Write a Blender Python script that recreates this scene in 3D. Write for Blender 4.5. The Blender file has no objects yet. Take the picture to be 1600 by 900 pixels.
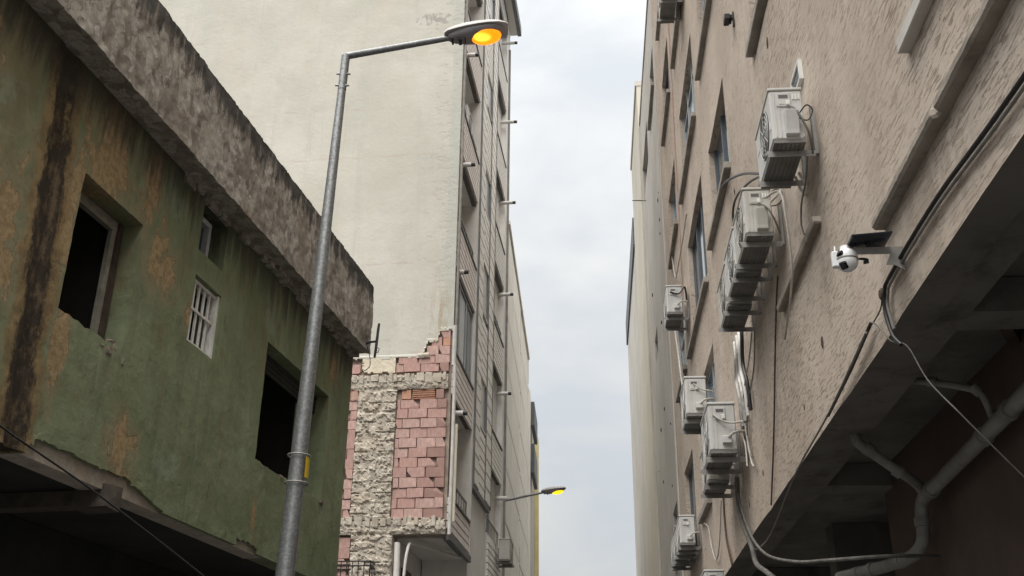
import bpy, bmesh, math, random
from mathutils import Vector, Matrix, noise as mnoise
random.seed(7)
SC = bpy.context.scene
COL = SC.collection
RAD = math.radians

# ------------------------------------------------------------------ camera
cam_data = bpy.data.cameras.new('camera')
cam_data.sensor_width = 36.0
cam_data.lens = 36.98
cam_data.clip_start = 0.05
cam_data.clip_end = 3000
cam = bpy.data.objects.new('camera', cam_data)
COL.objects.link(cam)
cam.matrix_world = Matrix(((0.99994541, -0.0104484, 0.0, 0.0),
                           (-0.00427266, -0.40890709, -0.91256602, 0.0),
                           (0.00953485, 0.9125162, -0.40892941, 1.6),
                           (0, 0, 0, 1)))
SC.camera = cam

# ------------------------------------------------------------------ sky and sun
SUN_EL, SUN_AZ = RAD(70), RAD(188)          # azimuth measured from +Y towards +X
world = bpy.data.worlds.new('World')
SC.world = world
world.use_nodes = True
wt = world.node_tree
bgn = wt.nodes['Background']
bgn.inputs['Strength'].default_value = 0.10
sky = wt.nodes.new('ShaderNodeTexSky')
sky.sky_type = 'NISHITA'
sky.sun_disc = False
sky.sun_elevation = SUN_EL
sky.sun_rotation = SUN_AZ
tc = wt.nodes.new('ShaderNodeTexCoord')
mp = wt.nodes.new('ShaderNodeMapping')
mp.inputs['Scale'].default_value = (1.0, 1.0, 2.2)
mp.inputs['Location'].default_value = (3.1, 0.4, 1.7)
wt.links.new(tc.outputs['Generated'], mp.inputs['Vector'])
cn = wt.nodes.new('ShaderNodeTexNoise')
cn.inputs['Scale'].default_value = 4.2
cn.inputs['Detail'].default_value = 7
cn.inputs['Roughness'].default_value = 0.52
cn.inputs['Distortion'].default_value = 0.35
wt.links.new(mp.outputs[0], cn.inputs['Vector'])
cr = wt.nodes.new('ShaderNodeValToRGB')
cr.color_ramp.elements[0].position = 0.33
cr.color_ramp.elements[0].color = (2.52, 2.61, 2.65, 1)
cr.color_ramp.elements[1].position = 0.66
cr.color_ramp.elements[1].color = (3.26, 3.27, 3.26, 1)
wt.links.new(cn.outputs[0], cr.inputs[0])
thin = wt.nodes.new('ShaderNodeValToRGB')     # how much blue comes through the cloud deck
thin.color_ramp.elements[0].position = 0.30
thin.color_ramp.elements[0].color = (0.90, 0.90, 0.90, 1)
thin.color_ramp.elements[1].position = 0.50
thin.color_ramp.elements[1].color = (0.98, 0.98, 0.98, 1)
wt.links.new(cn.outputs[0], thin.inputs[0])
mx = wt.nodes.new('ShaderNodeMixRGB')
wt.links.new(thin.outputs[0], mx.inputs[0])
wt.links.new(sky.outputs[0], mx.inputs[1])
wt.links.new(cr.outputs[0], mx.inputs[2])
sx = wt.nodes.new('ShaderNodeSeparateXYZ')
wt.links.new(tc.outputs['Generated'], sx.inputs[0])
gr_ = wt.nodes.new('ShaderNodeMapRange')     # an overcast sky brightens evenly towards the zenith
gr_.inputs['From Min'].default_value = 0.0
gr_.inputs['From Max'].default_value = 1.0
gr_.inputs['To Min'].default_value = 0.78
gr_.inputs['To Max'].default_value = 1.85
wt.links.new(sx.outputs[2], gr_.inputs['Value'])
ml = wt.nodes.new('ShaderNodeMixRGB')
ml.blend_type = 'MULTIPLY'
ml.inputs[0].default_value = 1.0
wt.links.new(mx.outputs[0], ml.inputs[1])
wt.links.new(gr_.outputs[0], ml.inputs[2])
wt.links.new(ml.outputs[0], bgn.inputs['Color'])

sun_data = bpy.data.lights.new('sun', 'SUN')
sun_data.energy = 3.2
sun_data.angle = RAD(75)
sun_data.color = (1.0, 0.95, 0.88)
sun = bpy.data.objects.new('sun', sun_data)
COL.objects.link(sun)
sd = Vector((math.sin(SUN_AZ) * math.cos(SUN_EL), math.cos(SUN_AZ) * math.cos(SUN_EL), math.sin(SUN_EL)))
sun.rotation_euler = sd.to_track_quat('Z', 'Y').to_euler()

SC.view_settings.view_transform = 'Standard'
SC.view_settings.look = 'None'
SC.view_settings.gamma = 1.0
SC.view_settings.use_curve_mapping = False
SC.view_settings.exposure = 1.27


# ------------------------------------------------------------------ material helper
class NT:
    def __init__(s, name, rough=0.9, metal=0.0, spec=0.3):
        s.m = bpy.data.materials.new(name)
        s.m.use_nodes = True
        s.t = s.m.node_tree
        s.b = s.t.nodes['Principled BSDF']
        s.b.inputs['Roughness'].default_value = rough
        s.b.inputs['Metallic'].default_value = metal
        s.b.inputs['Specular IOR Level'].default_value = spec
        s._pos = None

    def nd(s, ty):
        return s.t.nodes.new(ty)

    def put(s, sock, v):
        if isinstance(v, (int, float)):
            sock.default_value = v
        elif isinstance(v, (tuple, list)):
            sock.default_value = tuple(v) + ((1,) if len(v) == 3 and sock.type == 'RGBA' else ())
        else:
            s.t.links.new(v, sock)

    def pos(s, scale=(1, 1, 1), rot=(0, 0, 0), loc=(0, 0, 0)):
        if s._pos is None:
            s._pos = s.nd('ShaderNodeTexCoord').outputs['Object']
        m = s.nd('ShaderNodeMapping')
        m.inputs['Scale'].default_value = scale
        m.inputs['Rotation'].default_value = rot
        m.inputs['Location'].default_value = loc
        s.t.links.new(s._pos, m.inputs['Vector'])
        return m.outputs[0]

    def xyz(s):
        n = s.nd('ShaderNodeSeparateXYZ')
        s.t.links.new(s.pos(), n.inputs[0])
        return n.outputs

    def noise(s, scale, detail=6, rough=0.6, vec=None, dist=0.0):
        n = s.nd('ShaderNodeTexNoise')
        n.inputs['Scale'].default_value = scale
        n.inputs['Detail'].default_value = detail
        n.inputs['Roughness'].default_value = rough
        n.inputs['Distortion'].default_value = dist
        s.t.links.new(vec if vec is not None else s.pos(), n.inputs['Vector'])
        return n.outputs[0]

    def vor(s, scale, vec=None, feature='F1', out='Distance'):
        n = s.nd('ShaderNodeTexVoronoi')
        n.feature = feature
        n.inputs['Scale'].default_value = scale
        s.t.links.new(vec if vec is not None else s.pos(), n.inputs['Vector'])
        return n.outputs[out]

    def ramp(s, fac, lo, hi, a=0.0, b=1.0):
        n = s.nd('ShaderNodeMapRange')
        n.interpolation_type = 'SMOOTHSTEP'
        s.put(n.inputs['Value'], fac)
        n.inputs['From Min'].default_value = lo
        n.inputs['From Max'].default_value = hi
        n.inputs['To Min'].default_value = a
        n.inputs['To Max'].default_value = b
        return n.outputs[0]

    def math(s, op, a, b=0.0, c=0.0):
        n = s.nd('ShaderNodeMath')
        n.operation = op
        s.put(n.inputs[0], a)
        s.put(n.inputs[1], b)
        s.put(n.inputs[2], c)
        return n.outputs[0]

    def mix(s, fac, a, b, blend='MIX'):
        n = s.nd('ShaderNodeMixRGB')
        n.blend_type = blend
        s.put(n.inputs[0], fac)
        s.put(n.inputs[1], a)
        s.put(n.inputs[2], b)
        return n.outputs[0]

    def patch(s, centre, r, stretch=(1, 1, 1)):
        """1 at centre falling to 0 at r"""
        n = s.nd('ShaderNodeVectorMath')
        n.operation = 'DISTANCE'
        s.t.links.new(s.pos(scale=stretch), n.inputs[0])
        n.inputs[1].default_value = tuple(c * k for c, k in zip(centre, stretch))
        return s.ramp(n.outputs['Value'], 0.0, r, 1.0, 0.0)

    def bump(s, h, strength=0.5, dist=0.02, prev=None):
        n = s.nd('ShaderNodeBump')
        n.inputs['Strength'].default_value = strength
        n.inputs['Distance'].default_value = dist
        s.put(n.inputs['Height'], h)
        if prev is not None:
            s.t.links.new(prev, n.inputs['Normal'])
        return n.outputs[0]

    def done(s, color=None, normal=None, rough=None):
        if color is not None:
            s.put(s.b.inputs['Base Color'], color)
        if normal is not None:
            s.put(s.b.inputs['Normal'], normal)
        if rough is not None:
            s.put(s.b.inputs['Roughness'], rough)
        return s.m


M = {}


def mottled(name, c1, c2, scale=3.0, rough=0.85, metal=0.0, bump=0.15, bscale=60, dirt=None, dscale=1.5, spec=0.3, bdist=0.01):
    n = NT(name, rough, metal, spec)
    col = n.mix(n.ramp(n.noise(scale, 6, 0.62), 0.32, 0.68), c1, c2)
    if dirt:
        col = n.mix(n.ramp(n.noise(dscale, 8, 0.72, n.pos(scale=(1, 1, 0.35))), 0.50, 0.74, 0, 0.75), col, dirt)
    nb = n.bump(n.noise(bscale, 4, 0.6), bump, bdist)
    M[name] = n.done(col, nb)
    return M[name]


# ---- green peeling plaster
n = NT('green_plaster', 0.88)
X = n.xyz()
col = n.mix(n.ramp(n.noise(1.1, 7, 0.6), 0.35, 0.66), (0.155, 0.188, 0.105), (0.205, 0.240, 0.145))
col = n.mix(n.ramp(n.noise(2.0, 8, 0.7, n.pos(scale=(2.6, 2.6, 0.30))), 0.46, 0.72, 0, 0.70), col, (0.125, 0.140, 0.090))
col = n.mix(n.ramp(n.noise(9, 8, 0.75), 0.56, 0.72, 0, 0.55), col, (0.135, 0.145, 0.095))
mt = n.math('ADD', n.noise(1.5, 12, 0.74, n.pos(scale=(1.7, 1, 0.62)), 0.5), n.math('MULTIPLY', n.ramp(X[0], 6.0, 10.5, 1, 0), 0.07))
mt = n.math('ADD', mt, n.math('MULTIPLY', n.ramp(X[2], 4.6, 6.9), 0.07))
col = n.mix(n.ramp(mt, 0.54, 0.68, 0, 0.85), col, (0.165, 0.145, 0.085))
col = n.mix(n.ramp(n.noise(3.4, 12, 0.76, n.pos(scale=(1.3, 1, 0.7), loc=(4, 0, 2))), 0.55, 0.66, 0, 0.6), col, (0.085, 0.088, 0.062))
col = n.mix(n.ramp(n.noise(0.9, 10, 0.7, n.pos(loc=(7, 0, 3))), 0.56, 0.66, 0, 0.5), col, (0.27, 0.32, 0.235))
pm = None
for c, r, st in [((9.25, 0, 5.88), 0.55, (1, 1, .8)), ((9.05, 0, 4.02), 0.60, (1.25, 1, .9)), ((8.15, 0, 6.45), 0.75, (1, 1, .6)),
                 ((6.95, 0, 5.0), 0.75, (1.2, 1, .5)), ((8.85, 0, 6.5), 0.55, (1.6, 1, .55)), ((7.95, 0, 4.5), 0.42, (1.6, 1, .6)),
                 ((7.75, 0, 5.7), 0.55, (1.8, 1, .4)), ((13.2, 0, 4.05), 0.30, (2.2, 1, .8)), ((11.9, 0, 4.05), 0.30, (2.2, 1, .8)),
                 ((13.9, 0, 6.5), 0.40, (1.2, 1, .8)), ((9.9, 0, 5.6), 0.25, (1, 1, .7)), ((6.3, 0, 6.3), 0.6, (1, 1, .6))]:
    p = n.patch(c, r, st)
    pm = p if pm is None else n.math('MAXIMUM', pm, p)
pn = n.noise(3.4, 8, 0.68, n.pos(scale=(1.5, 1.5, 0.75)), 0.7)
ochre = n.ramp(n.math('ADD', n.math('MULTIPLY', pm, 0.36), pn), 0.725, 0.750, 0, 0.92)
ochre2 = n.ramp(n.math('ADD', n.math('MULTIPLY', pm, 0.40), pn), 0.56, 0.74, 0, 0.75)
col = n.mix(ochre2, col, (0.225, 0.200, 0.120))
col = n.mix(ochre, col, n.mix(n.ramp(n.noise(14, 6, 0.7), 0.4, 0.62), (0.40, 0.300, 0.165), (0.27, 0.185, 0.095)))
# rust and soot stain running down the old rain pipe chase
cx = n.math('MULTIPLY_ADD', X[2], -0.080, 7.93)
dd = n.math('ABSOLUTE', n.math('ADD', n.math('SUBTRACT', X[0], cx), n.math('MULTIPLY_ADD', n.noise(2.2, 12, 0.78, n.pos(scale=(2.2, 3, 1.1))), 0.50, -0.25)))
col = n.mix(n.ramp(dd, 0.19, 0.30, 0.8, 0.0), col, n.mix(n.ramp(n.noise(5, 10, 0.75), 0.42, 0.6), (0.15, 0.095, 0.04), (0.26, 0.175, 0.085)))
col = n.mix(n.ramp(dd, 0.11, 0.17, 0.95, 0.0), col, n.mix(n.ramp(n.noise(6, 10, 0.78, n.pos(scale=(1.6, 3, 0.9))), 0.46, 0.64), (0.020, 0.016, 0.012), (0.105, 0.075, 0.045)))
# dark vertical streaks that thicken towards the cornice
top_streaks = n.math('ADD', n.math('MULTIPLY', n.ramp(X[2], 6.1, 7.0), 0.42), n.noise(3.0, 8, 0.7, n.pos(scale=(2.4, 2.4, 0.25))))
col = n.mix(n.ramp(top_streaks, 0.62, 0.92, 0, 0.85), col, (0.045, 0.043, 0.034))
rim = n.math('MULTIPLY', n.math('MULTIPLY', ochre, n.math('SUBTRACT', 1.0, ochre)), 2.2)
col = n.mix(rim, col, (0.07, 0.06, 0.04))
h = n.math('ADD', n.math('MULTIPLY', ochre, -0.7), n.math('MULTIPLY', n.noise(16, 8, 0.7), 0.45))
nb = n.bump(h, 0.5, 0.015)
nb = n.bump(n.noise(2.2, 5, 0.6), 0.5, 0.05, nb)
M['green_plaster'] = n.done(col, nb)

# ---- flaking cornice concrete
n = NT('flaking_concrete', 0.92)
wv = n.nd('ShaderNodeVectorMath'); wv.operation = 'ADD'
nz = n.nd('ShaderNodeTexNoise'); nz.inputs['Scale'].default_value = 5; nz.inputs['Detail'].default_value = 5
n.t.links.new(n.pos(), nz.inputs['Vector'])
sc3 = n.nd('ShaderNodeVectorMath'); sc3.operation = 'SCALE'; sc3.inputs['Scale'].default_value = 0.30
n.t.links.new(nz.outputs[1], sc3.inputs[0])
n.t.links.new(n.pos(scale=(1.0, 1.0, 0.55)), wv.inputs[0]); n.t.links.new(sc3.outputs[0], wv.inputs[1])
pv = wv.outputs[0]
cell = n.vor(8.5, pv, 'F1', 'Color')               # old render left in curled flakes
cs = n.nd('ShaderNodeSeparateColor'); n.t.links.new(cell, cs.inputs[0])
big = n.noise(1.3, 8, 0.65)
fk = n.ramp(n.math('ADD', n.math('MULTIPLY', cs.outputs[0], 0.45), n.math('MULTIPLY', big, 0.9)), 0.58, 0.70)
col = n.mix(n.ramp(n.noise(9, 9, 0.72), 0.38, 0.64), (0.17, 0.150, 0.125), (0.26, 0.236, 0.203))
col = n.mix(fk, col, n.mix(n.ramp(n.noise(12, 8, 0.7), 0.35, 0.65), (0.265, 0.243, 0.21), (0.385, 0.358, 0.32)))
col = n.mix(n.ramp(n.noise(2.0, 8, 0.7, n.pos(loc=(3, 0, 1))), 0.52, 0.68, 0, 0.6), col, (0.24, 0.19, 0.145))
st = n.noise(3.0, 8, 0.72, n.pos(scale=(3, 3, 0.30)))
X = n.xyz()
col = n.mix(n.ramp(n.math('ADD', st, n.math('MULTIPLY', n.ramp(X[2], 7.45, 7.99), 0.32)), 0.62, 0.80, 0, 0.9), col, (0.042, 0.040, 0.036))
edge = n.ramp(n.vor(8.5, pv, 'DISTANCE_TO_EDGE'), 0.0, 0.05, 1, 0)
col = n.mix(n.math('MULTIPLY', n.math('MULTIPLY', edge, fk), 0.55), col, (0.06, 0.05, 0.042))
nb = n.bump(n.math('ADD', n.math('MULTIPLY', fk, 0.6), n.math('MULTIPLY', cs.outputs[1], 0.5)), 0.5, 0.02)
nb = n.bump(n.noise(30, 6, 0.7), 0.35, 0.010, nb)
M['flaking_concrete'] = n.done(col, nb)

# ---- roughcast stucco dragged in horizontal streaks
n = NT('roughcast_stucco', 0.95, spec=0.15)
X = n.xyz()
sv = n.pos(scale=(6.0, 14, 42), rot=(0, RAD(10), 0))
g = n.noise(1.0, 6, 0.66, sv, 0.6)
g2 = n.noise(2.3, 5, 0.6, n.pos(scale=(4.0, 10, 26), rot=(0, RAD(-8), 0)), 0.8)
gouge = n.ramp(g, 0.40, 0.47, 1.0, 0.0)
gouge2 = n.ramp(g2, 0.34, 0.43, 1.0, 0.0)
gg = n.math('MAXIMUM', gouge, n.math('MULTIPLY', gouge2, 0.6))
gg = n.math('MULTIPLY', gg, n.ramp(n.noise(0.7, 5, 0.6, n.pos(loc=(1, 2, 5))), 0.36, 0.60, 0.35, 1.0))
col = n.mix(n.ramp(n.noise(0.55, 6, 0.6), 0.36, 0.66), (0.450, 0.383, 0.322), (0.545, 0.472, 0.404))
col = n.mix(n.ramp(n.noise(2.4, 7, 0.68), 0.48, 0.72, 0, 0.5), col, (0.44, 0.345, 0.275))
col = n.mix(n.ramp(n.noise(1.2, 8, 0.7, n.pos(scale=(2.2, 2.2, 0.22))), 0.52, 0.74, 0, 0.45), col, (0.32, 0.28, 0.235))
col = n.mix(n.math('MULTIPLY', gg, 0.72), col, (0.21, 0.16, 0.12))
for c, r, st in (((7.75, 0, 5.55), 0.75, (1.2, 1, .55)), ((9.55, 0, 5.55), 0.8, (1.2, 1, .6)), ((10.3, 0, 5.4), 0.9, (1.2, 1, .6)), ((11.2, 0, 5.3), 0.9, (1.2, 1, .6)),
                 ((13.1, 0, 4.4), 0.8, (1, 1, .7)), ((19.0, 0, 8.4), 1.2, (1, 1, .6)), ((5.3, 0, 4.45), 0.7, (.5, 1, 1.3)), ((16, 0, 5.6), 1.1, (1, 1, .6)), ((12.2, 0, 8.2), 1.0, (1.5, 1, .5)), ((15.4, 0, 8.0), 1.1, (1.3, 1, .5))):
    pk = n.math('MULTIPLY', n.patch(c, r, st), n.ramp(n.noise(3.5, 8, 0.7, n.pos(scale=(2.2, 1, 0.22))), 0.36, 0.60))
    col = n.mix(n.ramp(pk, 0.05, 0.55, 0, 0.24), col, (0.24, 0.195, 0.155))
nb = n.bump(n.math('MULTIPLY', gg, -1.0), 0.60, 0.018)
nb = n.bump(n.noise(55, 5, 0.65), 0.45, 0.012, nb)
nb = n.bump(n.noise(0.9, 4, 0.5), 0.35, 0.10, nb)
M['roughcast_stucco'] = n.done(col, nb)

# ---- smooth plaster of the farther right-hand buildings
for nm, a, b in (('buff_plaster', (0.41, 0.39, 0.355), (0.48, 0.455, 0.42)), ('yellow_plaster', (0.49, 0.465, 0.395), (0.54, 0.515, 0.445)),
                 ('beige_plaster', (0.45, 0.43, 0.395), (0.52, 0.50, 0.46))):
    n = NT(nm, 0.9)
    col = n.mix(n.ramp(n.noise(0.5, 6, 0.6), 0.35, 0.65), a, b)
    col = n.mix(n.ramp(n.noise(1.6, 8, 0.72, n.pos(scale=(1.4, 1.4, 0.12))), 0.50, 0.75, 0, 0.55), col, tuple(k * 0.6 for k in a))
    col = n.mix(n.ramp(n.noise(0.8, 6, 0.7, n.pos(scale=(0.5, 1, 3))), 0.55, 0.75, 0, 0.35), col, (0.37, 0.325, 0.285))
    M[nm] = n.done(col, n.bump(n.noise(9, 7, 0.7), 0.3, 0.03))

# ---- cream rendered gable of the tall apartment block
n = NT('cream_render', 0.9)
X = n.xyz()
col = n.mix(n.ramp(n.noise(0.35, 6, 0.6), 0.36, 0.64), (0.425, 0.418, 0.368), (0.490, 0.480, 0.432))
col = n.mix(n.ramp(n.noise(0.9, 8, 0.7, n.pos(scale=(1, 1.3, 0.45))), 0.50, 0.70, 0, 0.6), col, (0.475, 0.425, 0.375))
col = n.mix(n.ramp(n.noise(1.4, 8, 0.7, n.pos(scale=(1, 1.8, 0.10))), 0.52, 0.74, 0, 0.5), col, (0.365, 0.365, 0.33))
col = n.mix(n.ramp(n.noise(0.55, 10, 0.7, n.pos(scale=(1, 1, 0.6), loc=(2, 5, 1))), 0.50, 0.62, 0, 0.5), col, (0.40, 0.395, 0.35))
wob = n.math('MULTIPLY_ADD', n.noise(0.8, 6, 0.7), 0.22, -0.11)
zz = n.math('ADD', X[2], wob)
ln = None
for zc in (11.05, 13.68, 14.95, 17.05, 19.9, 22.8):
    d = n.math('ABSOLUTE', n.math('SUBTRACT', zz, zc))
    l = n.ramp(d, 0.008, 0.03, 1, 0)
    ln = l if ln is None else n.math('MAXIMUM', ln, l)
for yc in (2.62, 4.9, 6.6, 3.4):
    d = n.math('ABSOLUTE', n.math('SUBTRACT', n.math('ADD', X[1], wob), yc))
    ln = n.math('MAXIMUM', ln, n.math('MULTIPLY', n.ramp(d, 0.006, 0.022, 1, 0), 0.6))
brk = n.ramp(n.noise(0.9, 5, 0.7), 0.45, 0.60)
col = n.mix(n.math('MULTIPLY', n.math('MULTIPLY', ln, brk), 0.42), col, (0.40, 0.315, 0.27))
# weathered bare patches near the corner
wz = n.math('ADD', n.math('MULTIPLY', n.ramp(X[1], 0.0, 1.3, 1, 0), 0.17), n.noise(4.5, 9, 0.72, n.pos(scale=(1, 1, 1.6))))
col = n.mix(n.ramp(wz, 0.68, 0.75, 0, 0.6), col, (0.38, 0.365, 0.325))
pk = n.math('MULTIPLY', n.patch((19.9, 0.70, 17.33), 0.62, (1, .9, 2.4)), n.ramp(n.noise(7, 8, 0.75), 0.47, 0.55))
col = n.mix(n.ramp(pk, 0.12, 0.3, 0, 0.9), col, (0.30, 0.28, 0.26))
eg = n.math('ADD', n.math('MULTIPLY', n.noise(3.0, 8, 0.7, n.pos(scale=(1, 2, 0.4))), 0.5), n.ramp(X[1], 0.10, 0.42, 0.5, 0))
col = n.mix(n.ramp(eg, 0.50, 0.66, 0, 0.7), col, (0.395, 0.41, 0.37))
col = n.mix(n.math('MULTIPLY', n.patch((19.9, 0.28, 9.8), 0.5, (1, 1.3, .45)), n.ramp(n.noise(4, 8, 0.7, n.pos(scale=(1, 3, 0.6))), 0.4, 0.6)), col, (0.36, 0.31, 0.24))
nb = n.bump(n.math('SUBTRACT', n.noise(14, 8, 0.72), n.ramp(wz, 0.66, 0.72)), 0.35, 0.015)
nb = n.bump(n.noise(1.3, 5, 0.6), 0.35, 0.06, nb)
M['cream_render'] = n.done(col, nb)

# ---- bricks, one shade per variant
for k, (a, b) in enumerate([((0.43, 0.265, 0.235), (0.53, 0.345, 0.310)), ((0.47, 0.305, 0.270), (0.55, 0.385, 0.345)), ((0.40, 0.235, 0.205), (0.49, 0.31, 0.275)),
                            ((0.50, 0.25, 0.15), (0.56, 0.32, 0.21)), ((0.28, 0.17, 0.145), (0.38, 0.24, 0.21))]):
    mottled('brick_face_%d' % k, tuple(0.86 * (q * 0.6 + w * 0.4) for q, w in zip(a, (0.44, 0.275, 0.24))), tuple(0.86 * q for q in b), 9, 0.92, bump=0.5, bscale=40, dirt=(0.31, 0.255, 0.215), dscale=3.2)
mottled('mortar', (0.235, 0.185, 0.155), (0.35, 0.295, 0.25), 6, 0.95, bump=0.6, bscale=30)
n = NT('broken_concrete', 0.95)
f1 = n.noise(7, 9, 0.72, None, 0.5)
col = n.mix(n.ramp(f1, 0.36, 0.62), (0.335, 0.30, 0.25), (0.46, 0.42, 0.36))
col = n.mix(n.ramp(n.noise(2.1, 7, 0.7), 0.5, 0.7, 0, 0.6), col, (0.42, 0.35, 0.27))
nb = n.bump(n.noise(16, 8, 0.75), 0.6, 0.02)
M['broken_concrete'] = n.done(col, nb)

mottled('stained_render', (0.52, 0.46, 0.36), (0.60, 0.55, 0.45), 4, 0.9, bump=0.4, bscale=30, dirt=(0.42, 0.35, 0.26), dscale=3)
mottled('wrapped_dark', (0.085, 0.080, 0.074), (0.15, 0.142, 0.13), 9, 0.8, bump=0.6, bscale=30)
mottled('seam_grey', (0.12, 0.115, 0.11), (0.16, 0.155, 0.15), 4, 0.9, bump=0.1)
mottled('dusty_rubble', (0.17, 0.14, 0.11), (0.27, 0.23, 0.19), 12, 0.95, bump=0.6, bscale=40)
mottled('siding', (0.72, 0.70, 0.665), (0.78, 0.76, 0.725), 4, 0.7, bump=0.1, dirt=(0.52, 0.485, 0.45))
mottled('siding_pink', (0.69, 0.635, 0.605), (0.76, 0.705, 0.67), 4, 0.7, bump=0.1, dirt=(0.50, 0.44, 0.41))
mottled('grey_render', (0.66, 0.65, 0.625), (0.73, 0.72, 0.70), 1.2, 0.85, bump=0.2, dirt=(0.46, 0.45, 0.43))
mottled('white_plastic', (0.62, 0.61, 0.58), (0.70, 0.69, 0.67), 5, 0.5, bump=0.05, dirt=(0.45, 0.43, 0.40))
mottled('cream_plastic', (0.62, 0.58, 0.47), (0.70, 0.66, 0.55), 5, 0.55, bump=0.05, dirt=(0.45, 0.40, 0.31))
mottled('dark_plastic', (0.025, 0.025, 0.027), (0.040, 0.040, 0.042), 8, 0.5, bump=0.05)
mottled('black_rubber', (0.014, 0.014, 0.015), (0.024, 0.024, 0.025), 8, 0.45, bump=0.05)
mottled('grey_cable', (0.15, 0.142, 0.13), (0.21, 0.20, 0.185), 8, 0.6, bump=0.05)
mottled('pale_cable', (0.36, 0.34, 0.31), (0.46, 0.44, 0.40), 8, 0.6, bump=0.05)
mottled('foil_lagging', (0.26, 0.25, 0.235), (0.42, 0.41, 0.39), 14, 0.5, metal=0.3, bump=0.5, bscale=25, dirt=(0.22, 0.20, 0.18))
mottled('ac_enamel', (0.49, 0.49, 0.475), (0.55, 0.55, 0.535), 3, 0.42, bump=0.05, dirt=(0.43, 0.415, 0.385), dscale=3, spec=0.45)
mottled('ac_enamel_dull', (0.43, 0.42, 0.385), (0.50, 0.485, 0.45), 3, 0.5, bump=0.05, dirt=(0.36, 0.34, 0.31), dscale=3, spec=0.4)
mottled('bracket_steel', (0.24, 0.235, 0.225), (0.31, 0.305, 0.295), 6, 0.55, metal=0.35, bump=0.1, dirt=(0.16, 0.13, 0.10), dscale=5)
mottled('ac_base', (0.17, 0.168, 0.162), (0.24, 0.236, 0.226), 6, 0.7, bump=0.2, dirt=(0.10, 0.09, 0.08), dscale=4)
mottled('label_grey', (0.10, 0.095, 0.095), (0.13, 0.125, 0.125), 10, 0.5, bump=0.0)
mottled('label_pale', (0.50, 0.49, 0.47), (0.56, 0.55, 0.53), 30, 0.5, bump=0.0)
n = NT('galvanised', 0.5, 0.55, 0.5)
col = n.mix(n.ramp(n.vor(55, None, 'F1', 'Color'), 0.2, 0.85), (0.165, 0.175, 0.18), (0.245, 0.255, 0.26))
col = n.mix(n.ramp(n.noise(7, 8, 0.75), 0.64, 0.74, 0, 0.7), col, (0.31, 0.325, 0.325))
col = n.mix(n.ramp(n.noise(2.5, 8, 0.7, n.pos(scale=(1, 1, 0.4))), 0.52, 0.7, 0, 0.5), col, (0.10, 0.104, 0.104))
M['galvanised'] = n.done(col, n.bump(n.noise(40, 5, 0.6), 0.2, 0.005))
mottled('lamp_shell', (0.21, 0.20, 0.215), (0.26, 0.25, 0.265), 6, 0.45, bump=0.05, dirt=(0.17, 0.16, 0.16), spec=0.4)
mottled('lamp_cap', (0.36, 0.355, 0.355), (0.44, 0.435, 0.435), 6, 0.5, bump=0.05)
mottled('old_wood', (0.17, 0.163, 0.135), (0.27, 0.255, 0.215), 7, 0.85, bump=0.3, dirt=(0.16, 0.13, 0.10), dscale=4)
mottled('dark_wood', (0.042, 0.030, 0.024), (0.075, 0.052, 0.040), 7, 0.85, bump=0.3)
mottled('white_paint', (0.60, 0.60, 0.57), (0.70, 0.70, 0.67), 9, 0.6, bump=0.15, dirt=(0.36, 0.30, 0.23), dscale=7)
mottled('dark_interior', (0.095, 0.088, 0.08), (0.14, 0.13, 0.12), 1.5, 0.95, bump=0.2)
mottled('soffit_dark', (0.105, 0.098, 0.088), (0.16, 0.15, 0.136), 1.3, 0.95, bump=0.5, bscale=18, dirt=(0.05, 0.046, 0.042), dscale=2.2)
mottled('rib_concrete', (0.065, 0.055, 0.046), (0.10, 0.086, 0.072), 6, 0.95, bump=0.5, bscale=25)
mottled('near_black_concrete', (0.024, 0.025, 0.023), (0.042, 0.042, 0.038), 1.5, 0.95, bump=0.4, bscale=20)  # even near-black tone for the floor slab, ground floor wall and slats
mottled('aged_pipe', (0.40, 0.395, 0.375), (0.50, 0.49, 0.465), 5, 0.55, bump=0.05, dirt=(0.26, 0.24, 0.21), dscale=4)
mottled('maroon_paint', (0.082, 0.058, 0.047), (0.112, 0.080, 0.064), 1.2, 0.9, bump=0.2, dirt=(0.075, 0.05, 0.04))
mottled('drain_grey', (0.17, 0.165, 0.152), (0.235, 0.228, 0.21), 4, 0.6, bump=0.2, dirt=(0.09, 0.083, 0.075), dscale=3)
mottled('sill_concrete', (0.235, 0.215, 0.19), (0.33, 0.305, 0.27), 4, 0.93, bump=0.5, bscale=35, dirt=(0.13, 0.115, 0.10))
mottled('sill_pale', (0.48, 0.46, 0.43), (0.55, 0.53, 0.50), 4, 0.9, bump=0.3, dirt=(0.33, 0.31, 0.28))
mottled('ledge_concrete', (0.255, 0.225, 0.190), (0.36, 0.32, 0.275), 5, 0.95, bump=0.7, bscale=30, dirt=(0.14, 0.115, 0.095), dscale=3)
mottled('window_frame', (0.34, 0.36, 0.38), (0.40, 0.42, 0.44), 5, 0.45, bump=0.05)
mottled('window_frame_dark', (0.10, 0.115, 0.13), (0.13, 0.145, 0.16), 5, 0.45, bump=0.05)
mottled('reveal_grey', (0.29, 0.28, 0.265), (0.35, 0.34, 0.325), 3, 0.9, bump=0.3)
mottled('cream_panel', (0.75, 0.73, 0.69), (0.80, 0.78, 0.74), 0.6, 0.6, bump=0.1, dirt=(0.68, 0.65, 0.60), dscale=0.8)
mottled('charcoal', (0.075, 0.090, 0.10), (0.10, 0.118, 0.13), 2, 0.5, bump=0.05)
mottled('yellow_paint', (0.52, 0.46, 0.22), (0.60, 0.54, 0.28), 2, 0.7, bump=0.05)
mottled('yellow_tag', (0.50, 0.34, 0.02), (0.58, 0.41, 0.03), 12, 0.5, bump=0.05, dirt=(0.08, 0.06, 0.02), dscale=9)
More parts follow.
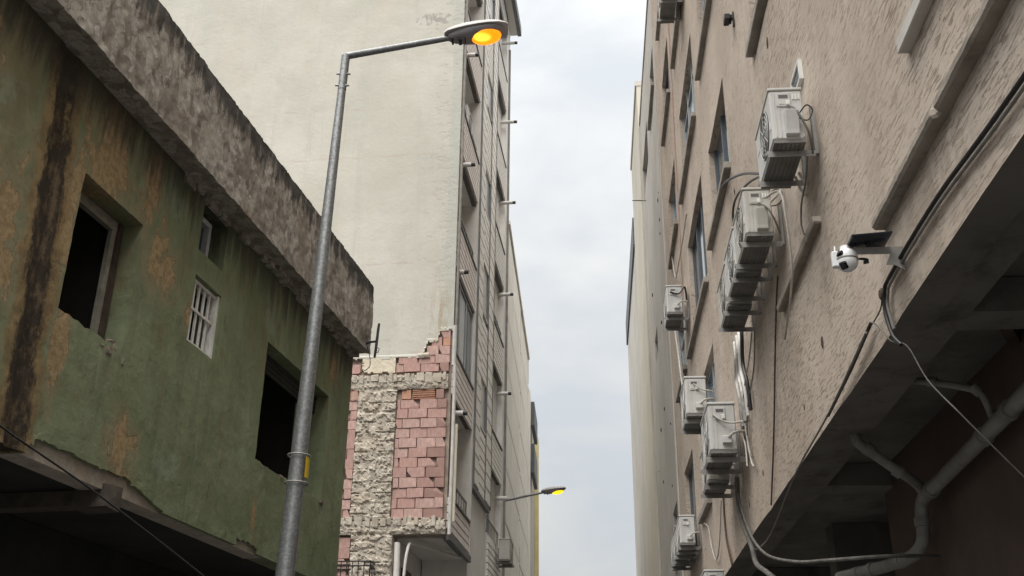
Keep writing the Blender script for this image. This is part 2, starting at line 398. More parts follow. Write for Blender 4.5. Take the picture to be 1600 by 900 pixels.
mottled('roof_metal', (0.12, 0.125, 0.125), (0.17, 0.175, 0.175), 3, 0.6, bump=0.1)
mottled('eave_board', (0.58, 0.56, 0.53), (0.64, 0.62, 0.59), 3, 0.8, bump=0.1)
mottled('asphalt', (0.042, 0.042, 0.043), (0.060, 0.060, 0.060), 2, 0.9, bump=0.5, bscale=90)
mottled('paving', (0.20, 0.195, 0.185), (0.27, 0.26, 0.25), 2, 0.9, bump=0.3)
mottled('camera_white', (0.74, 0.75, 0.76), (0.79, 0.80, 0.81), 6, 0.3, bump=0.0, spec=0.5)
mottled('solar_cell', (0.012, 0.016, 0.024), (0.018, 0.022, 0.032), 6, 0.2, bump=0.0, spec=0.5)
mottled('lens_black', (0.006, 0.006, 0.007), (0.010, 0.010, 0.011), 6, 0.12, bump=0.0, spec=0.6)
mottled('rust', (0.060, 0.042, 0.032), (0.095, 0.066, 0.048), 9, 0.9, bump=0.3)
mottled('rose_pipe', (0.40, 0.27, 0.22), (0.45, 0.32, 0.27), 3, 0.7, bump=0.05)
mottled('awning_red', (0.40, 0.16, 0.14), (0.46, 0.2, 0.17), 3, 0.8, bump=0.05)
for nm, c, r in (('pane', (0.035, 0.050, 0.062), 0.08), ('pane_teal', (0.075, 0.115, 0.135), 0.10), ('pane_pale', (0.34, 0.35, 0.35), 0.3)):
    n = NT(nm, r, 0.0, 0.6)
    col = n.mix(n.ramp(n.noise(1.3, 5, 0.6), 0.40, 0.62), c, tuple(k * 1.7 for k in c))
    M[nm] = n.done(col, n.bump(n.noise(1.2, 2, 0.5), 0.04, 0.05))
# orange sodium bowl, brightest where the tube sits
n = NT('sodium_glow', 0.25)
hot = n.math('MAXIMUM', n.patch((-0.045, -0.05, -0.03), 0.12, (0.8, 1.5, 0.5)), n.math('MULTIPLY', n.noise(14, 3, 0.5), 0.30))
n.put(n.b.inputs['Base Color'], (0.45, 0.16, 0.01))
n.put(n.b.inputs['Emission Color'], n.mix(n.ramp(hot, 0.05, 0.75), (0.90, 0.20, 0.0), (1.0, 0.66, 0.05)))
n.b.inputs['Emission Strength'].default_value = 0.75
M['sodium_glow'] = n.m
n = NT('sodium_glow_far', 0.25)
n.put(n.b.inputs['Base Color'], (0.45, 0.26, 0.01))
n.put(n.b.inputs['Emission Color'], (0.98, 0.56, 0.01))
n.b.inputs['Emission Strength'].default_value = 0.8
M['sodium_glow_far'] = n.m


# ------------------------------------------------------------------ object helpers
class Frame:
    """street-side frame of a facade: x runs along the facade away from the camera, y to the left, z up"""
    def __init__(s, x0, yaw):
        a = RAD(yaw)
        s.x0, s.d, s.l = x0, Vector((math.sin(a), math.cos(a), 0)), Vector((-math.cos(a), math.sin(a), 0))
        s.rz = RAD(90 - yaw)

    def w(s, x, y, z):
        return Vector((s.x0, 0, 0)) + s.d * x + s.l * y + Vector((0, 0, z))


FL, FT, FR, FT2 = Frame(-5.1, 10.97), Frame(-3.6, 7.0), Frame(1.95, 4.51), Frame(-2.11, 4.0)


def link(o, parent=None, loc=None):
    COL.objects.link(o)
    if parent is not None:
        o.parent = parent
    if loc is not None:
        o.location = loc
    return o


def tag(o, label=None, cat=None, group=None, kind=None):
    if label:
        o['label'] = label
    if cat:
        o['category'] = cat
    if group:
        o['group'] = group
    if kind:
        o['kind'] = kind
    return o


def thing(name, label, cat, loc=(0, 0, 0), rz=0.0, group=None):
    o = bpy.data.objects.new(name, None)
    o.empty_display_size = 0.2
    o.location = loc
    o.rotation_euler = (0, 0, rz)
    link(o)
    return tag(o, label, cat, group)


class MB:
    def __init__(s):
        s.v, s.f = [], []

    def add(s, vs, fs):
        k = len(s.v)
        s.v += [tuple(p) for p in vs]
        s.f += [tuple(i + k for i in q) for q in fs]
        return s

    def box(s, x0, x1, y0, y1, z0, z1, mat=None):
        vs = [Vector((x, y, z)) for z in (z0, z1) for y in (y0, y1) for x in (x0, x1)]
        if mat is not None:
            vs = [mat @ p for p in vs]
        return s.add(vs, [(0, 2, 3, 1), (4, 5, 7, 6), (0, 1, 5, 4), (2, 6, 7, 3), (0, 4, 6, 2), (1, 3, 7, 5)])

    def prism(s, pts, axis, a, b):
        """polygon pts (2-D) extruded along axis from a to b"""
        k = len(pts)

        def mk(p, t):
            return {'x': (t, p[0], p[1]), 'y': (p[0], t, p[1]), 'z': (p[0], p[1], t)}[axis]
        vs = [mk(p, a) for p in pts] + [mk(p, b) for p in pts]
        fs = [tuple(range(k)), tuple(range(2 * k - 1, k - 1, -1))] + [(i, (i + 1) % k, (i + 1) % k + k, i + k) for i in range(k)]
        return s.add(vs, fs)

    def tube(s, pts, r, k=8, cap=True):
        pts = [Vector(p) for p in pts]
        rs = r if isinstance(r, (list, tuple)) else [r] * len(pts)
        vs, fs, up = [], [], None
        for i, p in enumerate(pts):
            t = (pts[min(i + 1, len(pts) - 1)] - pts[max(i - 1, 0)]).normalized()
            if up is None:
                up = Vector((0, 0, 1)) if abs(t.z) < 0.9 else Vector((1, 0, 0))
            a = t.cross(up).normalized()
            up = a.cross(t).normalized()
            for j in range(k):
                q = 2 * math.pi * j / k
                vs.append(p + (a * math.cos(q) + up * math.sin(q)) * rs[i])
        for i in range(len(pts) - 1):
            for j in range(k):
                fs.append((i * k + j, i * k + (j + 1) % k, (i + 1) * k + (j + 1) % k, (i + 1) * k + j))
        if cap:
            fs.append(tuple(range(k - 1, -1, -1)))
            fs.append(tuple(range((len(pts) - 1) * k, len(pts) * k)))
        return s.add(vs, fs)

    def loft(s, rings, cap=True):
        k = len(rings[0])
        vs = [p for r in rings for p in r]
        fs = []
        for i in range(len(rings) - 1):
            for j in range(k):
                fs.append((i * k + j, i * k + (j + 1) % k, (i + 1) * k + (j + 1) % k, (i + 1) * k + j))
        if cap:
            fs.append(tuple(range(k - 1, -1, -1)))
            fs.append(tuple(range((len(rings) - 1) * k, len(rings) * k)))
        return s.add(vs, fs)

    def ball(s, c, r, nu=16, nv=10, sq=(1, 1, 1)):
        c = Vector(c)
        rings = []
        for i in range(nv + 1):
            t = math.pi * i / nv
            rr = max(math.sin(t), 0.02)
            rings.append([c + Vector((r * sq[0] * rr * math.cos(2 * math.pi * j / nu), r * sq[1] * rr * math.sin(2 * math.pi * j / nu), r * sq[2] * -math.cos(t))) for j in range(nu)])
        return s.loft(rings)

    def mesh(s, name, bevel=0.0, smooth=False, rough=0.0):
        me = bpy.data.meshes.new(name)
        me.from_pydata(s.v, [], s.f)
        bm = bmesh.new()
        bm.from_mesh(me)
        bmesh.ops.recalc_face_normals(bm, faces=bm.faces)
        if bevel:
            bmesh.ops.bevel(bm, geom=list(bm.edges), offset=bevel, segments=1, affect='EDGES', clamp_overlap=True)
        if rough:
            for v in bm.verts:
                v.co += Vector((random.uniform(-1, 1), random.uniform(-1, 1), random.uniform(-1, 1))) * rough
        bm.to_mesh(me)
        bm.free()
        if smooth:
            me.shade_smooth()
            try:
                me.set_sharp_from_angle(angle=RAD(40))
            except Exception:
                pass
        return me

    def build(s, name, mat, parent=None, loc=None, bevel=0.0, smooth=False, rough=0.0):
        me = s.mesh(name, bevel, smooth, rough)
        me.materials.append(M[mat])
        return link(bpy.data.objects.new(name, me), parent, loc)


def inst(name, me, parent, loc=None, scale=None):
    o = bpy.data.objects.new(name, me)
    link(o, parent, loc)
    if scale:
        o.scale = scale
    return o


def spline(pts, n=6):
    pts = [Vector(p) for p in pts]
    if len(pts) < 3:
        return pts
    out = []
    for i in range(len(pts) - 1):
        a, b, c, d = pts[max(i - 1, 0)], pts[i], pts[i + 1], pts[min(i + 2, len(pts) - 1)]
        for k in range(n):
            t = k / n
            out.append(0.5 * ((2 * b) + (c - a) * t + (2 * a - 5 * b + 4 * c - d) * t * t + (3 * b - a - 3 * c + d) * t ** 3))
    out.append(pts[-1])
    return out


def cable(name, label, pts, r, mat, frame=FR, cat='cable', group=None, k=6, straight=False):
    """a cable, wire or pipe given in facade coordinates"""
    w = [frame.w(*p) for p in pts]
    base = w[0].copy()
    mb = MB().tube([p - base for p in (w if straight else spline(w))], r, k)
    o = mb.build(name, mat, None, base, smooth=True)
    return tag(o, label, cat, group)


def lines(lo, hi, step, extra=()):
    k = max(1, round((hi - lo) / step))
    out = [lo + (hi - lo) * i / k for i in range(k + 1)]
    for e in extra:
        if lo < e < hi:
            j = min(range(1, len(out) - 1), key=lambda q: abs(out[q] - e)) if len(out) > 2 else None
            if j is not None and abs(out[j] - e) < step * 0.5:
                out[j] = e
            else:
                out.append(e)
    return sorted(set(out))


def sheet(us, vs, keep, front, back):
    """grid of cells with holes; every rim is closed back to the second surface"""
    mb = MB()
    idx = {}

    def vid(i, j, b):
        q = (i, j, b)
        if q not in idx:
            idx[q] = len(mb.v)
            mb.v.append(tuple((back if b else front)(us[i], vs[j])))
        return idx[q]
    nu, nv = len(us) - 1, len(vs) - 1
    kp = [[keep((us[i] + us[i + 1]) / 2, (vs[j] + vs[j + 1]) / 2) for j in range(nv)] for i in range(nu)]

    def K(i, j):
        return 0 <= i < nu and 0 <= j < nv and kp[i][j]
    for i in range(nu):
        for j in range(nv):
            if not kp[i][j]:
                continue
            mb.f.append((vid(i, j, 0), vid(i + 1, j, 0), vid(i + 1, j + 1, 0), vid(i, j + 1, 0)))
            for (di, dj, a, b) in ((-1, 0, (i, j + 1), (i, j)), (1, 0, (i + 1, j), (i + 1, j + 1)), (0, -1, (i, j), (i + 1, j)), (0, 1, (i + 1, j + 1), (i, j + 1))):
                if not K(i + di, j + dj):
                    mb.f.append((vid(*a, 0), vid(*a, 1), vid(*b, 1), vid(*b, 0)))
    return mb


def fbm(x, y, z, o=4, l=2.1, h=0.6):
    s, a, t = 0.0, 1.0, 0.0
    for _ in range(o):
        s += a * mnoise.noise((x, y, z))
        t += a
        x, y, z, a = x * l, y * l, z * l, a * h
    return s / t


def smooth(a, b, x):
    t = min(1, max(0, (x - a) / (b - a)))
    return t * t * (3 - 2 * t)


# ------------------------------------------------------------------ ground
g = MB().add([(-400, -400, 0), (400, -400, 0), (400, 600, 0), (-400, 600, 0)], [(0, 1, 2, 3)]).build('road', 'asphalt')
tag(g, kind='structure')
for fr, y0, y1 in ((FL, -0.9, 1.3), (FR, -1.5, 0.4)):
    p = MB().box(-8, 48, y0, y1, 0.0, 0.13).build('pavement', 'paving', None, fr.w(0, 0, 0), bevel=0.01)
    p.rotation_euler = (0, 0, fr.rz)
    tag(p, kind='structure')

# ================================================================== LEFT: derelict green building
S0 = 4.0
green = thing('derelict_building', 'low derelict green building with peeling plaster and empty window holes on the left', 'building', FL.w(S0, 0, 0), FL.rz)
LO = (-S0, 0, 0)
L_OPEN = [(7.85, 8.83, 4.86, 6.08), (9.9, 10.5, 5.36, 6.08), (9.88, 10.45, 6.35, 6.90), (11.77, 13.87, 4.66, 6.06), (4.4, 5.3, 4.86, 6.08)]
us = lines(S0, 14.69, 0.035, [e for o in L_OPEN for e in o[:2]])
vs = lines(3.65, 3.98, 0.016) + lines(3.98, 7.05, 0.05, [e for o in L_OPEN for e in o[2:]])[1:]


def peel(u):
    if 7.80 < u < 9.98:
        return 3.65 + 0.145 * min(1, (u - 7.80) / 0.12, (9.98 - u) / 0.7) * (1 + 0.45 * fbm(u * 7, 3, 1)) + 0.02 * fbm(u * 25, 0, 0)
    if 11.55 < u < 12.1:
        return 3.65 + 0.075 * (1 + 0.8 * fbm(u * 9, 1, 5))
    return 0


def keepL(u, v):
    for a, b, c, d in L_OPEN:
        if a < u < b and c < v < d:
            return False
    return v > peel(u)


def frontL(u, v):
    y = 0.006 * fbm(u * 1.2, v * 1.2, 0) + 0.006 * fbm(u * 6, v * 6, 4)
    vv, uu = v, u
    if v < 3.9:
        uu += 0.012 * fbm(u * 40, v * 40, 2)
        vv += 0.008 * fbm(u * 40, v * 40, 7) if v > 3.66 else 0
    for a, b, c, d in (L_OPEN[0], L_OPEN[3]):
        if abs(v - c) < 0.012 and a - 0.01 < u < b + 0.01:
            vv = v - 0.05 * max(0, 0.4 + fbm(u * 6, 7, c))
            y += 0.03 * max(0, fbm(u * 9, 2, c))
        if abs(v - d) < 0.012 and a < u < b:
            vv = v + 0.012 * fbm(u * 8, 5, c)
        if (abs(u - a) < 0.005 or abs(u - b) < 0.005) and c < v < d:
            uu = u + 0.012 * fbm(v * 8, u, 3)
    if peel(u) > 3.665 and abs(v - peel(u)) < 0.019:
        vv = peel(u)
    if v < peel(u) + 0.05 and peel(u) > 0:          # curling lip above the bare strip
        y -= 0.010 * max(0, fbm(u * 5, 1, 9))
    if 7.0 < u < 7.8:                                # shallow chase of the vanished rain pipe
        dc = abs(u - (7.93 - 0.08 * v))
        y += 0.035 * smooth(0.10, 0.04, dc)
    return (uu, y, vv)


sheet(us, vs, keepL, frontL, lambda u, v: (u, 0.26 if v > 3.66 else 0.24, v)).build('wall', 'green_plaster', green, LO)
MB().box(7.81, 12.3, 0.040, 0.25, 3.643, 3.96).build('exposed_beam', 'broken_concrete', green, LO)['label'] = 'bare concrete strip where the green plaster has fallen off'
MB().box(8.95, 9.2, -0.01, 0.30, 3.50, 3.70).box(8.98, 9.17, 0.3, 2.6, 3.52, 3.655).build('floor_rib', 'rib_concrete', green, LO, rough=0.012)
# cornice
prof = [(0.02, 6.975, 0)] + [(-0.27 * k / 5, 6.975 - 0.02 * k / 5, 0.15) for k in range(1, 5)]
NZ = 34
prof += [(-0.27, 6.95 + (8.0 - 6.95) * k / NZ, 1.0) for k in range(NZ + 1)]
prof += [(-0.12, 8.01, 0.4), (0.10, 8.0, 0.2)]
cu = lines(S0, 14.66, 0.03)
mb = MB()
for u in cu:
    for (y, z, amp) in prof:
        f = fbm(u * 3.2, z * 2.2, 1.7, 5)
        fl = smooth(-0.05, 0.04, fbm(u * 4.5, z * 3.0, 8.1, 4)) + 0.7 * smooth(0.02, 0.08, fbm(u * 9, z * 5, 3.3, 3))
        yy = y - amp * (0.010 * f + 0.009 * fl - 0.010)
        zz = z
        e = smooth(7.12, 6.95, z) if amp > 0.9 else (1 if amp > 0 else 0)
        zz += e * 0.014 * fbm(u * 6, 0.3, 2, 5) + e * 0.010 * fbm(u * 1.1, 7, 2)
        if z > 7.99:
            zz += 0.009 * fbm(u * 2.4, 1, 6, 5)
        uu = u + (0.03 * fbm(z * 5, y * 4, 2) - 0.06 * smooth(7.8, 8.0, z) if u > 14.6 else 0)
        mb.v.append((uu, yy, zz))
K = len(prof)
for i in range(len(cu) - 1):
    for j in range(K - 1):
        mb.f.append((i * K + j, i * K + j + 1, (i + 1) * K + j + 1, (i + 1) * K + j))
mb.f.append(tuple(range((len(cu) - 1) * K, len(cu) * K)))
mb.f.append(tuple(range(K - 1, -1, -1)))
mb.build('cornice', 'flaking_concrete', green, LO, smooth=True)
# broken moulding under the cornice
mb = MB()
x = 9.4
while x < 14.6:
    w = random.uniform(0.10, 0.26)
    d = random.uniform(0.03, 0.12) * (0.4 if x < 11 else 1.0)
    mb.box(x, min(x + w, 14.64), -d, 0.02, 6.975 - random.uniform(0.04, 0.10), 6.985)
    x += w + random.uniform(0.0, 0.06)
mb.build('broken_moulding', 'flaking_concrete', green, LO, rough=0.008)['kind'] = 'stuff'
# shell behind: floors, rear walls, recessed ground floor
MB().box(S0, 14.69, 0.26, 6.0, 3.66, 3.86).build('floor_slab', 'near_black_concrete', green, LO)
MB().box(S0, 14.69, 0.06, 6.0, 7.0, 7.2).build('roof_slab', 'soffit_dark', green, LO)
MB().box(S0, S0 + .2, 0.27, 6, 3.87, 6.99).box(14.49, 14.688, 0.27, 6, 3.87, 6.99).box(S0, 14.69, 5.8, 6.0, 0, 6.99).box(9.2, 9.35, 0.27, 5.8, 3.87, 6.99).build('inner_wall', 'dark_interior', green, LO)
MB().box(S0, 14.69, 1.5, 1.7, 0, 3.65).box(14.44, 14.69, 0.25, 1.5, 0, 3.65).box(S0, S0 + 0.25, 0.25, 1.5, 0, 3.65).build('ground_floor_wall', 'near_black_concrete', green, LO)
# big left window: stripped timber frame
w = MB().box(7.86, 8.74, 0.20, 0.255, 5.97, 6.07).box(8.675, 8.735, 0.20, 0.25, 4.88, 5.97).box(7.862, 7.91, 0.20, 0.25, 4.95, 5.97).build('window_frame', 'old_wood', green, LO, rough=0.004)
MB().box(8.74, 8.80, 0.175, 0.258, 4.84, 6.07).build('frame_jamb', 'dark_wood', green, LO, rough=0.006)
mb = MB()
for k in range(12):
    x, z = random.uniform(8.55, 8.92), random.uniform(4.74, 4.85)
    mb.ball((x, 0.03, z), random.uniform(0.03, 0.06), 7, 5, (1.5, 0.6, 0.8))
mb.build('rubble', 'dusty_rubble', green, LO, rough=0.016)['kind'] = 'stuff'
# barred window
MB().box(9.902, 9.93, 0.05, 0.12, 5.37, 6.07).box(10.462, 10.498, 0.02, 0.12, 5.37, 6.07).box(9.93, 10.462, 0.05, 0.12, 6.035, 6.075).box(9.93, 10.462, 0.03, 0.12, 5.365, 5.40).build('window_frame', 'white_paint', green, LO, rough=0.003)
barm = MB().box(-0.013, 0.013, 0, 0.02, 0, 0.635).mesh('bar')
barm.materials.append(M['white_paint'])
for k in range(4):
    inst('bar', barm, green, (10.03 + 0.112 * k - S0 + random.uniform(-.006, .006), 0.06, 5.40))
MB().box(9.93, 10.462, 0.045, 0.06, 5.735, 5.762).build('crossbar', 'white_paint', green, LO)
# small upper window
f = MB().box(9.885, 10.33, 0.13, 0.20, 6.80, 6.86).box(10.27, 10.33, 0.13, 0.20, 6.36, 6.80).box(9.885, 9.92, 0.13, 0.20, 6.36, 6.80).box(9.92, 10.27, 0.13, 0.20, 6.355, 6.39).build('window', 'window_frame', green, LO, rough=0.003)
MB().box(9.92, 10.27, 0.195, 0.20, 6.39, 6.80).build('pane', 'pane', f)
# wide right window: roller shutter box, jamb post
sm = MB().box(0, 2.08, 0, 0.022, 0, 0.052).mesh('shutter_slat', bevel=0.006)
sm.materials.append(M['near_black_concrete'])
for k in range(4):
    inst('shutter_slat', sm, green, (11.78 - S0, 0.17 + 0.004 * k, 6.0 - 0.058 * k))
MB().box(13.30, 13.36, 0.16, 0.23, 4.70, 5.80).build('jamb_post', 'old_wood', green, LO, rough=0.004)
mb = MB()
for k in range(16):
    mb.ball((random.uniform(11.8, 13.9), random.uniform(0.0, 0.1), random.uniform(4.59, 4.64)), random.uniform(0.02, 0.045), 6, 4, (1.6, 1, 0.6))
mb.build('rubble', 'dusty_rubble', green, LO, rough=0.016)['kind'] = 'stuff'

# small floodlight plate on a bracket at the corner
b = thing('floodlight', 'thin dark floodlight seen edge on, on a bracket at the green building corner', 'floodlight', FL.w(14.45, -0.27, 7.03), FL.rz)
MB().tube([(0, 0.03, 0), (0.01, -0.06, 0.03), (0.02, -0.13, 0.035)], 0.018, 8).build('bracket', 'black_rubber', b, smooth=True)
MB().box(-0.16, 0.16, -0.017, 0.017, -0.16, 0.26, Matrix.Translation((0.02, -0.145, 0.0)) @ Matrix.Rotation(RAD(21), 4, 'Z') @ Matrix.Rotation(RAD(3), 4, 'X')).build('lamp_panel', 'black_rubber', b, bevel=0.006)
MB().tube([(0.0, -0.16, -0.06), (0.0, -0.20, -0.09), (0.0, -0.185, -0.14), (0, -0.15, -0.14)], 0.006, 6).build('hinge_ring', 'black_rubber', b)
cable('cable', 'thin dark wire hanging below the floodlight at the green corner', [(14.5, -0.27, 7.0), (14.52, -0.30, 6.90), (14.55, -0.31, 6.80), (14.6, -0.28, 6.72), (14.66, -0.12, 6.66)], 0.006, 'black_rubber', FL)
cable('cable', 'thin dark wire slanting down across the dark underside of the green building', [(6.2, -0.3, 3.80), (7.08, -0.3, 3.63), (8.34, -0.3, 3.46), (10.19, -0.3, 3.15), (11.6, -0.3, 2.88)], 0.008, 'black_rubber', FL)

# ================================================================== STREET LAMPS
def street_lamp(label, head_label, base, top, tip, sc, glow, pole=True, pole_r=(0.10, 0.036)):
    base, top, tip = Vector(base), Vector(top), Vector(tip)
    t = thing('street_lamp', label, 'street lamp', base, 0, 'street lamps lit orange')
    if pole:
        k = 8
        tp = top - base
        MB().tube([(0, 0, 0), tp * 0.5, tp * 0.955], [pole_r[0], (pole_r[0] + pole_r[1]) / 2, pole_r[1] + 0.003], 10).build('pole', 'galvanised', t, smooth=True)
        s = MB().tube([tp * 0.95, tp * 1.0], [pole_r[1] + 0.006] * 2, 12).tube([tp * 0.975 + Vector((0, 0, 0)), tp * 0.999 + Vector((0.0, 0, 0.02))], 0.040, 12)
        s.build('sleeve', 'galvanised', t, smooth=True)
        for kz in (0.955, 0.972):
            c = tp * kz
            MB().tube([c + Vector((-0.065, -0.02, 0)), c + Vector((0.07, -0.02, 0))], 0.010, 6).build('bolt', 'bracket_steel', t)
        MB().tube([(0, 0, 0), (0, 0, 0.02)], 0.2, 12).build('base_plate', 'galvanised', t)
    a0 = top - base
    d = tip - top
    hd = Vector((d.x, d.y, 0)).normalized()
    arm_end = tip - base
    MB().tube([a0 - hd * 0.03 * sc, a0 + hd * 0.03 * sc + Vector((0, 0, 0.01)), arm_end + hd * 0.07 * sc], [0.036 * sc ** 0.5, 0.036 * sc ** 0.5, 0.030 * sc ** 0.5], 10).build('arm', 'galvanised', t, smooth=True)
    # head, built along its own x axis
    L = 0.57 * sc
    ang = math.atan2(d.z, math.hypot(d.x, d.y)) * 0.55
    hm = Matrix.Translation(arm_end) @ Matrix.Rotation(math.atan2(hd.y, hd.x), 4, 'Z') @ Matrix.Rotation(-ang, 4, 'Y')

    def ring(x, w, up, dn, n=14):
        out = []
        for j in range(n):
            q = 2 * math.pi * j / n
            c, s_ = math.cos(q), math.sin(q)
            out.append(Vector((x * L, w * sc * math.copysign(abs(c) ** 0.7, c), sc * ((up if s_ > 0 else dn) * math.copysign(abs(s_) ** 0.8, s_)))))
        return out
    lower = [ring(x, w, 0.012, dn) for x, w, dn in ((0.0, .040, .035), (0.06, .065, .055), (0.16, .088, .064), (0.32, .115, .070), (0.5, .132, .066), (0.68, .138, .056), (0.84, .124, .042), (0.95, .085, .024), (1.0, .03, .008))]
    h = MB().loft(lower)
    o = h.build('lamp_housing', 'lamp_shell', t, smooth=True)
    o.matrix_local = hm
    o['label'] = head_label
    upper = [ring(x, w, up, 0.002) for x, w, up in ((-0.06, .05, .03), (0.0, .085, .050), (0.14, .112, .066), (0.32, .134, .078), (0.52, .150, .078), (0.72, .156, .070), (0.9, .146, .056), (1.02, .115, .036), (1.055, .085, .018))]
    o = MB().loft([[p + Vector((0, 0, 0.014 * sc)) for p in r] for r in upper]).build('lamp_cover', 'lamp_cap', t, smooth=True)
    o.matrix_local = hm
    bowl = MB().ball((0, 0, 0), 1.0, 24, 12, (0.155 * sc, 0.112 * sc, 0.062 * sc)).build('lamp_bowl', glow, t, smooth=True)
    bowl.matrix_local = hm @ Matrix.Translation((0.655 * L, 0, -0.043 * sc))
    MB().box(0.10, 0.13, -0.05, 0.05, -0.078, -0.05).box(0.16, 0.17, -0.045, 0.045, -0.078, -0.06).box(0.03, 0.05, -.055, .055, -.06, .02).build('clamp', 'dark_plastic', t).matrix_local = hm @ Matrix.Scale(sc, 4)
    return t


street_lamp('tall tapered grey street lamp in front of the green building, head lit orange', 'grey lamp head with orange glowing bowl',
            (-1.83, 8.5, 0), (-1.655, 8.5, 7.88), (-0.66, 8.5, 8.13), 1.0, 'sodium_glow')
street_lamp('small far street lamp with yellow light on an arm from the grey facade', 'small lamp head with yellow glowing bowl',
            (-0.22, 28.0, 7.86), (-0.20, 28.0, 7.90), (0.88, 28.0, 8.16), 1.05, 'sodium_glow_far', pole=False)
t = thing('warning_tag', 'small bent yellow tag strapped round the street lamp pole', 'tag', (-1.745, 8.43, 3.66))
mb = MB()
rg = []
for i in range(6):
    q = RAD(52 + 13 * i)
    rg.append((math.sin(q), -math.cos(q)))
for z0, z1 in ((0.02, 0.19),):
    vs_ = [(r * a, 0.07 + r * b, z) for r in (0.088, 0.092) for (a, b) in rg for z in (z0, z1)]
    fs_ = []
    for r in range(2):
        for i in range(5):
            q = r * 12 + i * 2
            fs_.append((q, q + 2, q + 3, q + 1))
    mb.add(vs_, fs_)
mb.build('tag_plate', 'yellow_tag', t)
mb = MB().box(0.060, 0.075, 0.006, 0.012, 0.07, 0.16, Matrix.Rotation(RAD(8), 4, 'Y'))
for z in (-0.02, 0.21):
    o = MB().tube([(0.092 * math.cos(2 * math.pi * i / 16), 0.07 + 0.092 * math.sin(2 * math.pi * i / 16), z) for i in range(17)], 0.007, 6, False).build('strap', 'bracket_steel', t, smooth=True)

# ================================================================== TALL APARTMENT BLOCK
TX = 19.9
apt = thing('apartment_building', 'tall cream apartment block with a broken pink brick corner and grey siding front', 'building', FT.w(TX, 0, 0), FT.rz)
TO = (-TX, 0, 0)


def rag(t):
    """lower edge of the surviving render on the gable, by distance from the corner"""
    base = 8.94 + 0.05 * fbm(t * 4, 2, 0, 4)
    if t < 0.62:
        base = max(base, 9.0 + 0.26 * smooth(0.62, 0.5, t) + 0.24 * smooth(0.34, 0.24, t) + 0.05 * fbm(t * 12, 5, 0))
    return base


us = lines(0.0, 2.7, 0.03) + lines(2.7, 11.0, 0.7)[1:]
vs = lines(8.8, 9.7, 0.03) + lines(9.7, 23.5, 0.6)[1:]
sheet(us, vs, lambda u, v: v > rag(u), lambda u, v: (TX - 0.012 + 0.006 * fbm(u * 3, v * 3, 0) - (0.012 if v < rag(u) + 0.06 else 0), u, v), lambda u, v: (TX + 0.05, u, v)).build('gable_render', 'cream_render', apt, TO)
MB().box(TX + 0.055, TX + 0.30, 0.02, 11.0, 5.42, 23.5).box(TX + 0.055, TX + 0.3, 1.0, 11.0, 0, 5.42).build('gable_wall', 'mortar', apt, TO)


def concrete(name, y0, y1, z0, z1, amp, row=None):
    us_, vs_ = lines(y0, y1, 0.026), lines(z0, z1, 0.026)

    def fr(u, v):
        e = min(1, (u - y0) / 0.05, (y1 - u) / 0.05, (v - z0) / 0.05, (z1 - v) / 0.05)
        a = 0.02 + 0.02 * e + amp * (fbm(u * 5, v * 5, 3.3, 5, 2.2, 0.7)) + amp * 0.8 * smooth(-0.02, 0.03, fbm(u * 8, v * 6, 9, 3))
        if row:
            a -= 0.035 * smooth(0.02, 0.006, abs(((v - z0) / row) % 1 - 0.5) * row) * smooth(-0.1, 0.1, fbm(u * 3, v * 2, 6))
        uu = u + (0.035 * fbm(v * 7, u, 1, 4) if u in (us_[0], us_[-1]) else 0)
        return (TX - a, uu, v + (0.025 * fbm(u * 7, v, 2, 4) if v in (vs_[0], vs_[-1]) else 0))
    return sheet(us_, vs_, lambda u, v: True, fr, lambda u, v: (TX + 0.06, u, v)).build(name, 'broken_concrete', apt, TO)


concrete('concrete_column', 1.09, 1.86, 5.70, 8.28, 0.036, 0.2)
concrete('concrete_column', 1.02, 1.80, 3.2, 5.42, 0.034, 0.2)
concrete('concrete_beam', 0.06, 2.7, 8.27, 8.56, 0.03)
concrete('concrete_beam', 0.02, 2.7, 5.42, 5.68, 0.04)
concrete('concrete_ledge', 0.45, 0.72, 8.92, 9.03, 0.03)
mb = MB()                                   # stubs and notches along the two beams
for z0, z1 in ((8.44, 8.62), (5.60, 5.76)):
    t_ = 0.1
    while t_ < 2.5:
        w = random.uniform(0.06, 0.16)
        mb.box(TX - random.uniform(0.06, 0.085), TX + 0.04, t_, t_ + w, z0 - random.uniform(0.0, 0.05), z1 - random.uniform(0, 0.05))
        t_ += w + random.uniform(0.015, 0.06)
mb.build('beam_stubs', 'broken_concrete', apt, TO, bevel=0.01, rough=0.012)['kind'] = 'stuff'
sheet(lines(1.12, 1.86, 0.03), lines(8.60, 8.98, 0.03), lambda u, v: 1.15 + 0.04 * fbm(v * 9, 1, 1) < u < 1.82 + 0.05 * fbm(v * 8, 2, 4) and v > 8.64 + 0.06 * fbm(u * 7, 3, 2),
      lambda u, v: (TX - 0.02 + 0.012 * fbm(u * 9, v * 9, 2), u, v), lambda u, v: (TX + 0.05, u, v)).build('render_patch', 'stained_render', apt, TO)
# bricks: meshes shared by alike bricks (unit length 1, scaled in length)
def brick_mesh(kind):
    mb = MB()
    if kind == 'hollow':
        for k in range(5):
            mb.box(-0.02, 0.07, 0.0, 1.0, k * 0.042, k * 0.042 + 0.021)
        mb.box(0.012, 0.07, 0.0, 1.0, 0.0, 0.189)
        return mb.mesh('brick', rough=0.003)
    if kind == 'chip':
        mb.prism([(0, 0), (1, 0), (1, 0.185), (0.34, 0.185), (0, 0.06)], 'x', -0.014, 0.08)
    elif kind == 'chip2':
        mb.prism([(0, 0), (0.72, 0), (1, 0.11), (1, 0.185), (0, 0.185)], 'x', -0.014, 0.08)
    else:
        mb.box(-0.014, 0.08, 0, 1, 0, 0.186)
    return mb.mesh('brick', rough=0.007)


